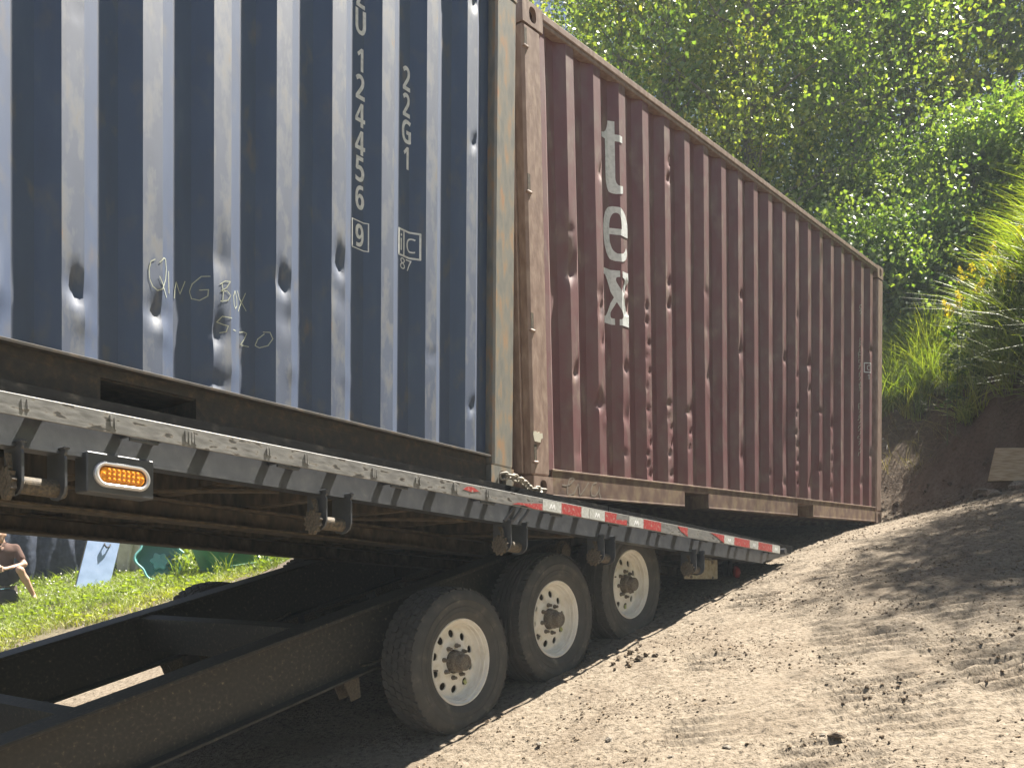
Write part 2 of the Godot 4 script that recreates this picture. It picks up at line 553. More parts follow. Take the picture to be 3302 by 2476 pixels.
	M.can = mat(lin(0.62, 0.58, 0.52), 0.3, 0.5)
	M.flower = mat(lin(0.80, 0.70, 0.12), 0.8)
	M.flower.vertex_color_use_as_albedo = true
	M.flower.backlight_enabled = true
	M.flower.backlight = Color(1.0, 0.95, 0.3)
	M.white_flower = mat(lin(0.72, 0.70, 0.66), 0.8)


# ---------------------------------------------------------------- terrain

func base_height(x: float, z: float) -> float:
	var q := clampf((z + 0.1) / 1.4, 0.0, 1.0)
	var k := lerpf(0.0261, 0.004, q)
	var d := clampf(x - 1.5, 0.0, 7.0)
	var y := -1.16 + 0.305 * x - 0.5 * k * d * d
	y += 0.04 * clampf(-z, 0.0, 2.6)
	y += 0.55 * smoothstep(2.2, 3.4, -z) * smoothstep(1.8, 3.4, x) * (1.0 - smoothstep(4.6, 6.8, -z))
	if x < -4.0:
		y += 0.15 * (-4.0 - x)          # the drive flattens out downhill
	return y


func bank_start(z: float) -> float:
	return 6.95 + 0.22 * sin(z * 1.3 + 0.6) * clampf((z + 2.0) / 2.0, 0.0, 1.0) + maxf(0.0, -z - 2.6) * 0.75


func ground_height(x: float, z: float) -> float:
	var y := base_height(x, z)
	var b := x - bank_start(z)
	if b > -0.5:
		var t := clampf((b + 0.5) / 1.65, 0.0, 1.0)
		var tall := 1.22 + 0.62 * smoothstep(0.2, 1.3, z)
		y += tall * t * t * (3.0 - 2.0 * t) * clampf(1.0 - 0.35 * nz.get_noise_2d(x * 0.9, z * 0.9), 0.6, 1.4)
		y += 0.40 * maxf(0.0, b - 0.9)
		y += 0.16 * nz.get_noise_2d(x * 1.7 + 40.0, z * 1.7) * t
	return y


# lengths of track print: middle x, z, turn, half length, half width
var tracks := [[1.36, 1.30, 0.45, 0.42, 0.27], [1.15, 1.97, 0.62, 0.50, 0.25], [0.48, 1.72, 0.55, 0.46, 0.30], [0.08, 1.02, 0.40, 0.24, 0.20], [2.26, 0.30, 0.40, 0.26, 0.17], [2.05, 1.55, 0.6, 0.38, 0.22], [0.75, 2.30, 0.60, 0.55, 0.26], [3.0, 0.62, 0.3, 0.5, 0.2], [4.1, 0.95, 0.3, 0.8, 0.24], [5.4, 0.75, 0.2, 0.7, 0.22], [-0.25, 1.75, 0.5, 0.4, 0.25], [0.95, 0.62, 0.4, 0.22, 0.16], [2.9, 1.9, 0.5, 0.5, 0.24], [5.2, 1.7, 0.3, 0.7, 0.25]]


# the marks of tracked machines and tyres, clods and hollows in the drive
func relief(x: float, z: float) -> float:
	var y := 0.014 * nz.get_noise_2d(x * 1.3, z * 1.3) + 0.008 * nz.get_noise_2d(x * 4.0 + 9.0, z * 4.0) + 0.005 * nz.get_noise_2d(x * 13.0, z * 13.0 + 4.0)
	var c := nz.get_noise_2d(x * 9.0 - 20.0, z * 9.0 + 5.0)
	y += 0.022 * maxf(0.0, c - 0.15)
	var pressed := 0.0
	var bars := 0.0
	for q in tracks:
		var d := Vector2(x - q[0], z - q[1]).rotated(q[2])
		var fx: float = absf(d.x) / q[3]
		var fz: float = absf(d.y) / q[4]
		if fx < 1.0 and fz < 1.0:
			var edge := clampf((1.0 - fx) * 4.0, 0.0, 1.0) * clampf((1.0 - fz) * 3.0, 0.0, 1.0)
			var ph: float = d.x * 60.0 + 14.0 * d.y * d.y + 2.2 * nz2.get_noise_2d(x * 3.0, z * 3.0)
			var saw := 1.0 - fposmod(ph / TAU, 1.0)
			bars += edge * 0.046 * ((saw if saw < 0.70 else (1.0 - saw) / 0.30 * 0.70) - 0.4) * clampf(0.9 + 0.7 * nz2.get_noise_2d(x * 4.0 + 3.0, z * 4.0), 0.1, 1.4)
			pressed = maxf(pressed, edge)
	return y * (1.0 - 0.75 * pressed) + bars - 0.006 * pressed


func spread_lines(lo: float, a: float, b: float, hi: float, fine: float) -> PackedFloat32Array:
	var out := PackedFloat32Array()
	var left := []
	var s := fine
	var x := a
	while x > lo:
		s *= 1.22
		x -= s
		left.append(maxf(x, lo))
	left.reverse()
	for v in left:
		out.append(v)
	x = a
	while x < b:
		out.append(x)
		x += fine
	s = fine
	while x < hi:
		out.append(x)
		s *= 1.13
		x += s
	out.append(hi)
	return out


func make_terrain() -> void:
	var xs := spread_lines(-140.0, -1.2, 6.8, 150.0, 0.0185)
	var zs := spread_lines(-150.0, -0.6, 2.45, 110.0, 0.024)
	var v := PackedVector3Array()
	var col := PackedColorArray()
	var nx := xs.size()
	for z in zs:
		for x in xs:
			var y := ground_height(clampf(x, -40.0, 22.0), clampf(z, -40.0, 30.0))
			if x > 22.0:
				y += (x - 22.0) * 0.12
			if x < -40.0:
				y -= (-40.0 - x) * 0.02
			var near := x > -2.5 and x < 9.0 and z > -2.0 and z < 4.5
			if near or (z < -2.0 and z > -9.0 and x > -3.0 and x < 4.0):
				y += relief(x, z) if near else 0.02 * nz.get_noise_2d(x * 3.0, z * 3.0)
			v.append(Vector3(x, y, z))
			# what the soil is made of: pale dry drive, dark loam in the cut, litter and turf elsewhere
			var c := Color(1, 1, 1)
			var n := nz.get_noise_2d(x * 1.1 + 5.0, z * 1.1)
			var b := x - bank_start(z) + 0.35 * n
			if b > -0.6:
				c = c.lerp(Color(0.50, 0.45, 0.42), clampf((b + 0.6 + 0.5 * nz.get_noise_2d(x * 4.0, z * 4.0)) / 0.8, 0.0, 1.0))
			var turf := clampf((-6.5 - z + 0.12 * (x - 1.0) + 0.7 * n) / 0.5, 0.0, 1.0)
			c = c.lerp(Color(0.55, 0.62, 0.38), turf)
			var damp := clampf((nz2.get_noise_2d(x * 2.3, z * 2.3) - 0.25) * 2.0, 0.0, 0.35)
			c = c.lerp(Color(0.62, 0.58, 0.55), damp)
			col.append(c)
	var ix := PackedInt32Array()
	for j in zs.size() - 1:
		for i in nx - 1:
			var a := j * nx + i
			ix.append_array([a, a + 1, a + nx + 1, a, a + nx + 1, a + nx])
	var arr := []
	arr.resize(Mesh.ARRAY_MAX)
	arr[Mesh.ARRAY_VERTEX] = v
	arr[Mesh.ARRAY_COLOR] = col
	arr[Mesh.ARRAY_INDEX] = ix
	var am := ArrayMesh.new()
	am.add_surface_from_arrays(Mesh.PRIMITIVE_TRIANGLES, arr)
	var st := SurfaceTool.new()
	st.create_from(am, 0)
	st.generate_normals()
	var o := part("ground", st.commit(), M.ground, self, WB)
	o.set_meta("kind", "structure")


func on_ground(x: float, z: float, lift := 0.0) -> Vector3:
	return WB * Vector3(x, ground_height(x, z) + lift, z)


# where the sight line through a point of the photograph (3302 x 2476) meets the ground
func sight(u: float, v: float) -> Vector3:
	var d := Vector3(0.6120, 0.0079, 0.7908) * ((u - 1689.4) / 3051.7) + Vector3(-0.0095, -0.9998, 0.0174) * ((v - 2101.8) / 3051.7) + Vector3(0.7908, -0.0182, -0.6118)
	var t := 2.0
	while t < 60.0:
		var p := CAM + d * t
		if p.y < ground_height(p.x, p.z):
			return p
		t += 0.02
	return CAM + d * 30.0


func at_depth(u: float, v: float, depth: float) -> Vector3:
	var d := Vector3(0.6120, 0.0079, 0.7908) * ((u - 1689.4) / 3051.7) + Vector3(-0.0095, -0.9998, 0.0174) * ((v - 2101.8) / 3051.7) + Vector3(0.7908, -0.0182, -0.6118)
	return CAM + d * depth


# ---------------------------------------------------------------- trailer

var CH := Transform3D(Basis(Vector3(0, 0, 1), deg_to_rad(16.96)) * Basis(Vector3(1, 0, 0), deg_to_rad(2.4)), Vector3(0.0, -0.414, -0.40))


func ibeam(x0: float, x1: float, y0: float, y1: float, z0: float, z1: float, fl := 0.013, web := 0.011) -> ArrayMesh:
	var st := new_st()
	cbox(st, Vector3(x0, y1 - fl, z0), Vector3(x1, y1, z1), 0.003)
	cbox(st, Vector3(x0, y0, z0), Vector3(x1, y0 + fl, z1), 0.003)
	var zc := (z0 + z1) / 2.0
	cbox(st, Vector3(x0, y0 + fl, zc - web / 2.0), Vector3(x1, y1 - fl, zc + web / 2.0))
	return done(st)


func disc_with_holes(st: SurfaceTool, r0: float, r1: float, z0: float, z1: float, n: int, rc: float, rh: float) -> void:
	var zf := func(r: float) -> float: return lerpf(z0, z1, (r - r0) / (r1 - r0))
	var half := PI / n
	for k in n:
		var ac := TAU * k / n
		var turns := []
		for i in 28:
			turns.append(TAU * i / 28.0)
		for q in [atan2(half * rc, r1 - rc), atan2(half * rc, r0 - rc)]:      # the slice's corners
			turns.append(q)
			turns.append(TAU - q)
		turns.sort()
		turns.append(turns[0] + TAU)
		var m := turns.size() - 1
		var ring := []
		var edge := []
		for t in turns:
			ring.append(Vector2(rc + rh * cos(t), rh * sin(t)))
			# the same direction carried on to the edge of this slice (in angle and radius)
			var dx := cos(t)
			var dy := sin(t)
			var s := 1e9
			if absf(dx) > 1e-6:
				s = minf(s, ((r1 - rc) if dx > 0.0 else (rc - r0)) / absf(dx))
			if absf(dy) > 1e-6:
				s = minf(s, (half * rc) / absf(dy))
			edge.append(Vector2(rc + dx * s, dy * s / rc))
		for i in m:
			var q := []
			for e in [ring[i], ring[i + 1]]:
				var p := Vector2(e.x, e.y).rotated(ac)
				q.append(Vector3(p.x, p.y, zf.call(p.length())))
			for e in [edge[i + 1], edge[i]]:
				var a: float = ac + e.y
				q.append(Vector3(e.x * cos(a), e.x * sin(a), zf.call(e.x)))
			quad(st, q[0], q[1], q[2], q[3])
			# the hole's wall
			quad(st, q[0], q[1], q[1] - Vector3(0, 0, 0.008), q[0] - Vector3(0, 0, 0.008))


func tread_mesh(r: float, w: float, blocky: bool) -> ArrayMesh:
	var st := new_st()
	var n := 46 if blocky else 66
	var rows := [-0.082, -0.042, 0.0, 0.042, 0.082] if blocky else [-0.088, 0.088]
	for ri in rows.size():
		var zc: float = rows[ri]
		for k in n:
			var a := TAU * (k + (0.5 if ri % 2 == 1 else 0.0)) / n
			var da := TAU / n * (0.45 if blocky else 0.36)
			var hw := 0.0185 if blocky else 0.022
			var top := r - 0.0005 - absf(zc) * absf(zc) * 0.9
			var outline := [Vector2(-da, -hw * 0.7), Vector2(-da * 0.35, -hw), Vector2(da * 0.45, -hw * 0.85), Vector2(da, -hw * 0.55), Vector2(da * 0.8, hw * 0.3), Vector2(da * 0.95, hw * 0.8), Vector2(da * 0.2, hw), Vector2(-da * 0.6, hw * 0.85), Vector2(-da * 0.85, hw * 0.1)]
			var hi := []
			var lo := []
			for p in outline:
				var rr: float = top - 0.0
				var ang: float = a + p.x
				var zz: float = zc + p.y
				hi.append(Vector3(rr * cos(ang), rr * sin(ang), zz))
				lo.append(Vector3((rr - 0.009) * cos(ang), (rr - 0.009) * sin(ang), zz * 1.01))
			for i in range(1, outline.size() - 1):
				tri(st, hi[0], hi[i], hi[i + 1])
			for i in outline.size():
				var j := (i + 1) % outline.size()
				quad(st, hi[i], hi[j], lo[j], lo[i])
	if not blocky:
		for zc in [-0.045, -0.015, 0.015, 0.045]:
			lathe(st, PackedVector2Array([Vector2(r - 0.012, zc - 0.011), Vector2(r - 0.001, zc - 0.0105), Vector2(r - 0.001, zc + 0.0105), Vector2(r - 0.012, zc + 0.011)]), 72)
	return done(st)


# a wheel about its z axis, outer face towards +z, middle of the tyre at z = 0
func make_wheel(blocky: bool) -> Node3D:
	var w := Node3D.new()
	w.name = "wheel"
	var r := 0.383
	var ty := lathe_mesh([Vector2(0.216, -0.085), Vector2(0.232, -0.100), Vector2(0.262, -0.112), Vector2(0.305, -0.1185), Vector2(0.338, -0.114), Vector2(0.358, -0.106), Vector2(0.3675, -0.097), Vector2(r - 0.0125, -0.06), Vector2(r - 0.0105, 0.0), Vector2(r - 0.0125, 0.06), Vector2(0.3675, 0.097), Vector2(0.358, 0.106), Vector2(0.338, 0.114), Vector2(0.322, 0.1165), Vector2(0.320, 0.1195), Vector2(0.314, 0.1200), Vector2(0.311, 0.1180), Vector2(0.285, 0.1160), Vector2(0.283, 0.1185), Vector2(0.279, 0.1185), Vector2(0.277, 0.1150), Vector2(0.262, 0.112), Vector2(0.258, 0.1135), Vector2(0.232, 0.102), Vector2(0.216, 0.085)], 72)
	part("tyre", ty, M.tyre, w)
	var tr := part("tread", tread_mesh(r, 0.2, blocky), M.tyre, w)
	tr.set_meta("kind", "stuff")
	# rim: flange, stepped well, then the dished disc
	part("rim", lathe_mesh([Vector2(0.2205, 0.084), Vector2(0.2235, 0.092), Vector2(0.2205, 0.0975), Vector2(0.2145, 0.096), Vector2(0.2095, 0.088), Vector2(0.2065, 0.080), Vector2(0.2005, 0.077), Vector2(0.1985, 0.058), Vector2(0.1945, 0.055), Vector2(0.1900, 0.036), Vector2(0.1830, 0.029), Vector2(0.1760, 0.027)], 72), M.rim, w)
	var st := new_st()
	disc_with_holes(st, 0.108, 0.177, 0.041, 0.027, 10, 0.1435, 0.0205)
	part("disc", done(st), M.rim, w)
	part("hub_face", lathe_mesh([Vector2(0.109, 0.041), Vector2(0.104, 0.044), Vector2(0.100, 0.046), Vector2(0.062, 0.046), Vector2(0.060, 0.025)], 48), M.rim, w)
	part("brake_drum", lathe_mesh([Vector2(0.190, -0.012), Vector2(0.06, -0.008), Vector2(0.057, 0.030)], 32), M.dark_hole, w)
	part("hub", lathe_mesh([Vector2(0.056, 0.02), Vector2(0.055, 0.082), Vector2(0.049, 0.088), Vector2(0.043, 0.090), Vector2(0.042, 0.122), Vector2(0.037, 0.128), Vector2(0.026, 0.129), Vector2(0.024, 0.125), Vector2(0.0, 0.125)], 32), M.hub, w)
	var nut := lathe_mesh([Vector2(0.0125, 0.0), Vector2(0.0120, 0.010), Vector2(0.0085, 0.016), Vector2(0.0080, 0.027), Vector2(0.0, 0.028)], 8)
	for k in 8:
		var a := TAU * (k + 0.3) / 8.0
		part("wheel_nut", nut, M.hub, w, Transform3D(Basis.IDENTITY, Vector3(0.0825 * cos(a), 0.0825 * sin(a), 0.0455)))
	part("valve_stem", rod(Vector3(-0.165, 0.03, 0.04), Vector3(-0.158, 0.03, 0.075), 0.005, 8), M.hub, w)
	var wt := new_st()
	cbox(wt, Vector3(-0.010, -0.160, 0.001), Vector3(0.010, -0.132, 0.009), 0.003)
	part("inspection_tag", done(wt), mat(lin(0.42, 0.45, 0.20), 0.6), w, Transform3D(Basis(Vector3(0, 0, 1), 0.25), Vector3(0.012, -0.002, 0.028)))
	return w


func gear_mesh(r: float, th: float, teeth: int) -> ArrayMesh:
	# ratchet wheel about x, with a bore
	var st := new_st()
	var rb := r * 0.34
	for k in teeth:
		var a0 := TAU * k / teeth
		var a1 := TAU * (k + 0.72) / teeth
		var a2 := TAU * (k + 1.0) / teeth
		var o := [Vector2(cos(a0), sin(a0)) * r * 0.78, Vector2(cos(a1), sin(a1)) * r, Vector2(cos(a2), sin(a2)) * r * 0.78]
		var i := [Vector2(cos(a0), sin(a0)) * rb, Vector2(cos(a1), sin(a1)) * rb, Vector2(cos(a2), sin(a2)) * rb]
		for s in 2:
			for x in [-th / 2.0, th / 2.0]:
				quad(st, Vector3(x, i[s].x, i[s].y), Vector3(x, o[s].x, o[s].y), Vector3(x, o[s + 1].x, o[s + 1].y), Vector3(x, i[s + 1].x, i[s + 1].y))
			quad(st, Vector3(-th / 2.0, o[s].x, o[s].y), Vector3(th / 2.0, o[s].x, o[s].y), Vector3(th / 2.0, o[s + 1].x, o[s + 1].y), Vector3(-th / 2.0, o[s + 1].x, o[s + 1].y))
			quad(st, Vector3(-th / 2.0, i[s].x, i[s].y), Vector3(th / 2.0, i[s].x, i[s].y), Vector3(th / 2.0, i[s + 1].x, i[s + 1].y), Vector3(-th / 2.0, i[s + 1].x, i[s + 1].y))
	return done(st)


func make_winch(t: Node3D, x0: float, x1: float) -> void:
	var w := Node3D.new()
	w.name = "strap_winch"
	t.add_child(w, true)
	# two hanging plates with rounded lower ends, across x
	for x in [x0, x1]:
		var pts := PackedVector2Array([Vector2(-0.050, -0.150), Vector2(0.068, -0.150), Vector2(0.068, -0.168), Vector2(0.060, -0.178), Vector2(0.066, -0.188), Vector2(0.066, -0.275)])
		for k in 7:
			var a := -PI * k / 6.0
			pts.append(Vector2(0.008 + 0.058 * cos(a), -0.275 + 0.040 * sin(a)))
		var st := new_st()
		# outline is (z, y); push along x
		prism(st, pts, -0.004, 0.004, Transform3D(Basis(Vector3(0, 0, 1), Vector3(0, 1, 0), Vector3(1, 0, 0)), Vector3(x, 0, 0)))
		part("side_plate", done(st), M.side, w)
	var d := new_st()
	tube(d, PackedVector3Array([Vector3(x0 - 0.006, -0.278, 0.010), Vector3(x1 + 0.02, -0.278, 0.010)]), [0.028], 14)
	part("drum", done(d), M.steel, w)
	part("strap_slot", bx(Vector3(x0 + 0.02, -0.2785, 0.026), Vector3(x1 - 0.015, -0.2715, 0.0395)), M.dark_hole, w)
	part("ratchet_wheel", gear_mesh(0.053, 0.016, 12), M.steel, w, Transform3D(Basis.IDENTITY, Vector3(x0 - 0.022, -0.278, 0.010)))
	part("bore", rod(Vector3(x0 - 0.0305, -0.278, 0.010), Vector3(x0 - 0.012, -0.278, 0.010), 0.0165, 14), M.dark_hole, w)
	var pw := new_st()
	prism(pw, PackedVector2Array([Vector2(-0.012, 0.0), Vector2(0.014, -0.004), Vector2(0.024, -0.050), Vector2(0.010, -0.062), Vector2(0.004, -0.030)]), -0.005, 0.005, Transform3D(Basis(Vector3(0, 0, 1), Vector3(0, 1, 0), Vector3(1, 0, 0)), Vector3(x0 - 0.020, -0.185, 0.010)))
	part("pawl", done(pw), M.steel, w)
	# weld bead where the plates meet the channel
	for x in [x0, x1]:
		part("weld", bx(Vector3(x - 0.008, -0.158, 0.026), Vector3(x + 0.012, -0.149, 0.070), 0.003), M.side, w)


func make_trailer() -> void:
	var t := thing("tilt_deck_trailer", "black tilting flatbed trailer with three white-rimmed wheels on its side, carrying the dark blue container", "trailer", WB)
	var X0 := -6.6
	# ---- deck
	part("deck_floor", bx(Vector3(X0, -0.022, -2.445), Vector3(3.585, -0.002, 0.008)), M.black, t)
	# edge rail above the floor, with a joint where a lower, scraped length begins
	for seg in [[X0, -0.9, 0.029, 0.026], [-0.9, 0.838, 0.026, 0.021], [0.850, 3.60, 0.0195, 0.009]]:
		var st := new_st()
		var pts := PackedVector2Array([Vector2(seg[0], -0.024), Vector2(seg[1], -0.024), Vector2(seg[1], seg[3]), Vector2(seg[0], seg[2])])
		if seg[1] > 3.0:
			pts = PackedVector2Array([Vector2(seg[0], -0.024), Vector2(3.20, -0.030), Vector2(3.58, -0.055), Vector2(3.60, seg[3]), Vector2(seg[0], seg[2])])
		prism(st, pts, 0.010, 0.034)
		part("edge_rail", done(st), M.black, t)
	# side channel: web, lower and upper flange, tapered at the tail
	for sd in [0, 1]:
		var st := new_st()
		var zf := 0.03 if sd == 0 else -2.47
		var dz := -1.0 if sd == 0 else 1.0
		prism(st, PackedVector2Array([Vector2(X0, -0.156), Vector2(3.04, -0.156), Vector2(3.56, -0.060), Vector2(3.56, -0.026), Vector2(X0, -0.026)]), zf, zf + dz * 0.009)
		cbox(st, Vector3(X0, -0.168, minf(zf - dz * 0.004, zf + dz * 0.075)), Vector3(3.03, -0.157, maxf(zf - dz * 0.004, zf + dz * 0.075)))
		part("side_channel", done(st), M.side, t)
	# rub rail held off the channel by pockets and spools
	var rr := new_st()
	cbox(rr, Vector3(X0, -0.086, 0.079), Vector3(3.222, -0.021, 0.088), 0.0015)
	part("rub_rail", done(rr), M.rub, t)
	var pocket := new_st()
	for x in [0.0, 0.112]:
		cbox(pocket, Vector3(x, -0.088, 0.0305), Vector3(x + 0.008, -0.023, 0.0785))
	cbox(pocket, Vector3(0.008, -0.098, 0.068), Vector3(0.112, -0.0865, 0.0785), 0.002)
	var pm := done(pocket)
	var spool := rod(Vector3(0, -0.053, 0.031), Vector3(0, -0.053, 0.078), 0.024, 14)
	var px := -6.30
	while px < 3.15:
		part("stake_pocket", pm, M.side, t, Transform3D(Basis.IDENTITY, Vector3(px, 0, 0)))
		part("spool", spool, M.side, t, Transform3D(Basis.IDENTITY, Vector3(px + 0.325, 0, 0)))
		px += 0.5645 if px > -0.4 else 0.5945
	# welded D-rings beside the third winch
	for k in 3:
		var st := new_st()
		tube(st, PackedVector3Array([Vector3(-0.115 + 0.06 * k, -0.158, 0.034), Vector3(-0.100 + 0.06 * k, -0.120, 0.060), Vector3(-0.085 + 0.06 * k, -0.088, 0.072)]), [0.0085], 8)
		part("tie_bar", done(st), M.side, t)
	# reflective tape, some of it torn
	var red_on := [[-0.12, 0.13], [0.30, 0.485], [0.724, 0.90], [1.151, 1.363], [1.575, 1.711], [2.04, 2.243], [2.405, 2.662], [2.815, 3.067]]
	var white_on := [[0.132, 0.298], [0.487, 0.562], [0.566, 0.722], [0.986, 1.149], [2.245, 2.403], [2.664, 2.813], [3.069, 3.214]]
	for k in red_on.size():
		var a: float = red_on[k][0]
		var b: float = red_on[k][1]
		var pts: PackedVector2Array
		if k == 0:
			pts = PackedVector2Array([Vector2(a, -0.079), Vector2(a + 0.05, -0.066), Vector2(a + 0.12, -0.062), Vector2(a + 0.19, -0.054), Vector2(b, -0.050), Vector2(b, -0.082), Vector2(a + 0.17, -0.083), Vector2(a + 0.09, -0.074)])
		elif k == 4:
			pts = PackedVector2Array([Vector2(a, -0.026), Vector2(b, -0.026), Vector2(b, -0.082), Vector2(a + 0.09, -0.066), Vector2(a + 0.05, -0.058)])
		elif k == 5:
			pts = PackedVector2Array([Vector2(a, -0.027), Vector2(b, -0.026), Vector2(b, -0.080), Vector2(b - 0.05, -0.066), Vector2(b - 0.12, -0.045)])
		elif k == 2:
			pts = PackedVector2Array([Vector2(a, -0.026), Vector2(b - 0.05, -0.026), Vector2(b - 0.06, -0.060), Vector2(b + 0.06, -0.050), Vector2(b + 0.06, -0.081), Vector2(a, -0.081)])
		else:
			pts = PackedVector2Array([Vector2(a, -0.026), Vector2(b, -0.026), Vector2(b, -0.081), Vector2(a, -0.081)])
		var st := new_st()
		prism(st, pts, 0.0884, 0.0892)
		part("red_tape", done(st), M.tape_red, t)
	var st0 := new_st()
	prism(st0, PackedVector2Array([Vector2(-0.49, -0.052), Vector2(-0.46, -0.036), Vector2(-0.42, -0.032), Vector2(-0.375, -0.048), Vector2(-0.43, -0.058)]), 0.0884, 0.0892)
	part("red_tape", done(st0), M.tape_red, t)
	for k in white_on.size():
		var a: float = white_on[k][0]
		var b: float = white_on[k][1]
		var wt := part("white_tape", bx(Vector3(a, -0.081, 0.0884), Vector3(b, -0.026, 0.0892)), M.tape_white, t)
		if k != 1:
			var ms := new_st()
			for s in 2:
				var c := (a + b) / 2.0 - 0.014 + 0.024 * s
				prism(ms, PackedVector2Array([Vector2(c - 0.013, -0.068), Vector2(c - 0.005, -0.068), Vector2(c + 0.005, -0.050), Vector2(c + 0.011, -0.068), Vector2(c + 0.018, -0.068), Vector2(c + 0.010, -0.042), Vector2(c + 0.001, -0.042)]), 0.0893, 0.0897)
			part("print", done(ms), M.tape_mark, wt)
	# blistered edges of old silver tape along the front half of the rail
	rng.seed = 77
	for k in 9:
		var x := -2.45 + 0.27 * k + rng.randf_range(-0.05, 0.05)
		var st := new_st()
		for j in rng.randi_range(2, 4):
			var xx := x + 0.012 * j + rng.randf_range(-0.003, 0.003)
			var top := rng.randf_range(-0.036, -0.026)
			var low := rng.randf_range(-0.080, -0.060)
			prism(st, PackedVector2Array([Vector2(xx, low), Vector2(xx + 0.006, low - 0.003), Vector2(xx + 0.008, (top + low) / 2.0), Vector2(xx + 0.004, top), Vector2(xx - 0.002, top - 0.004), Vector2(xx - 0.001, (top + low) / 2.0)]), 0.0882, 0.0882 + rng.randf_range(0.002, 0.005))
		part("tape_wrinkle", done(st), M.rub, t)
	# cross members from the side channels to the main beams, and the beams
	var cm := new_st()
	cbox(cm, Vector3(-0.004, -0.150, -2.38), Vector3(0.004, -0.024, -0.06))
	cbox(cm, Vector3(0.004, -0.156, -2.38), Vector3(0.055, -0.148, -0.06))
	cbox(cm, Vector3(0.004, -0.032, -2.38), Vector3(0.055, -0.024, -0.06))
	var cmm := done(cm)
	var x2 := -6.2
	while x2 < 3.0:
		part("cross_member", cmm, M.mud, t, Transform3D(Basis.IDENTITY, Vector3(x2, 0, 0)))
		x2 += 0.46
	part("main_beam", ibeam(X0, 3.0, -0.254, -0.160, -0.76, -0.63), M.mud, t)
	part("main_beam", ibeam(X0, 3.0, -0.254, -0.160, -1.81, -1.68), M.mud, t)
	# flat braces running out to the side channel
	for x in [-1.95, -0.85, 0.1]:
		var st := new_st()
		prism(st, PackedVector2Array([Vector2(x, -0.70), Vector2(x + 0.05, -0.70), Vector2(x + 0.52, -0.05), Vector2(x + 0.47, -0.05)]), 0.0, 0.010, Transform3D(Basis(Vector3(1, 0, 0), Vector3(0, 0, 1), Vector3(0, 1, 0)), Vector3(0, -0.176, 0)))
		part("brace", done(st), M.mud, t)
	# winches
	for w in [[-2.467, -2.336], [-1.286, -1.155], [-0.098, 0.032], [0.755, 0.872], [1.882, 1.998]]:
		make_winch(t, w[0], w[1])
	# amber side lamp in its box
	var lamp := Node3D.new()
	lamp.name = "side_marker_lamp"
	t.add_child(lamp, true)
	part("lamp_box", bx(Vector3(-2.266, -0.280, -0.02), Vector3(-2.034, -0.150, 0.060), 0.004), M.side, lamp)
	var oval := func(a: float, b: float) -> PackedVector2Array:
		var o := PackedVector2Array()
		for k in 32:
			var th := TAU * k / 32.0
			var cx := (a - b) * (1.0 if cos(th) > 0.0 else -1.0)
			o.append(Vector2(-2.149 + cx + b * cos(th), -0.218 + b * sin(th)))
		return o
	var bz := new_st()
	var outer: PackedVector2Array = oval.call(0.097, 0.042)
	var mid: PackedVector2Array = oval.call(0.092, 0.037)
	var inner: PackedVector2Array = oval.call(0.083, 0.029)
	for k in 32:
		var j := (k + 1) % 32
		for pr in [[outer, 0.0605, outer, 0.068], [outer, 0.068, mid, 0.074], [mid, 0.074, inner, 0.072], [inner, 0.072, inner, 0.062]]:
			quad(bz, Vector3(pr[0][k].x, pr[0][k].y, pr[1]), Vector3(pr[0][j].x, pr[0][j].y, pr[1]), Vector3(pr[2][j].x, pr[2][j].y, pr[3]), Vector3(pr[2][k].x, pr[2][k].y, pr[3]))
	part("bezel", done(bz, true), M.chrome, lamp)
	var lz := new_st()
	var l0: PackedVector2Array = oval.call(0.080, 0.0265)
	var l1: PackedVector2Array = oval.call(0.076, 0.0225)
	for k in 32:
		var j := (k + 1) % 32
		quad(lz, Vector3(l0[k].x, l0[k].y, 0.062), Vector3(l0[j].x, l0[j].y, 0.062), Vector3(l1[j].x, l1[j].y, 0.070), Vector3(l1[k].x, l1[k].y, 0.070))
		tri(lz, Vector3(l1[k].x, l1[k].y, 0.070), Vector3(l1[j].x, l1[j].y, 0.070), Vector3(-2.149, -0.218, 0.0715))
	var ln := part("lens", done(lz), M.amber, lamp)
	var bl := new_st()
	for i in 9:
		for j in 3:
			if (i == 0 or i == 8) and j != 1:
				continue
			var c := Vector3(-2.149 + (i - 4) * 0.0165, -0.218 + (j - 1) * 0.0145, 0.0695)
			lathe(bl, PackedVector2Array([Vector2(0.0068, 0.0), Vector2(0.0058, 0.0025), Vector2(0.003, 0.0042), Vector2(0.0, 0.0047)]), 10, Transform3D(Basis.IDENTITY, c))
	part("lens_optics", done(bl, true), M.amber, ln)
	# ---- chassis under the tilted deck
	var ch := func(called: String, mesh: Mesh, m: Material) -> MeshInstance3D: return part(called, mesh, m, t, CH)
	for z in [[-0.15, 0.0], [-1.64, -1.49]]:
		var zc: float = (z[0] + z[1]) / 2.0
		ch.call("chassis_beam", ibeam(-6.5, 1.08, -0.305, -0.0015, z[0], z[1]), M.frame)
		ch.call("beam_top_plate", bx(Vector3(-6.5, -0.001, z[0] + 0.001), Vector3(1.08, 0.002, z[1] - 0.001)), M.frame_top)
		var st := new_st()
		cbox(st, Vector3(1.082, -0.305, zc - 0.03), Vector3(2.25, -0.15, zc + 0.03), 0.004)
		cbox(st, Vector3(1.03, -0.16, zc - 0.05), Vector3(1.16, -0.02, zc + 0.05), 0.004)
		ch.call("rear_beam", done(st), M.frame)
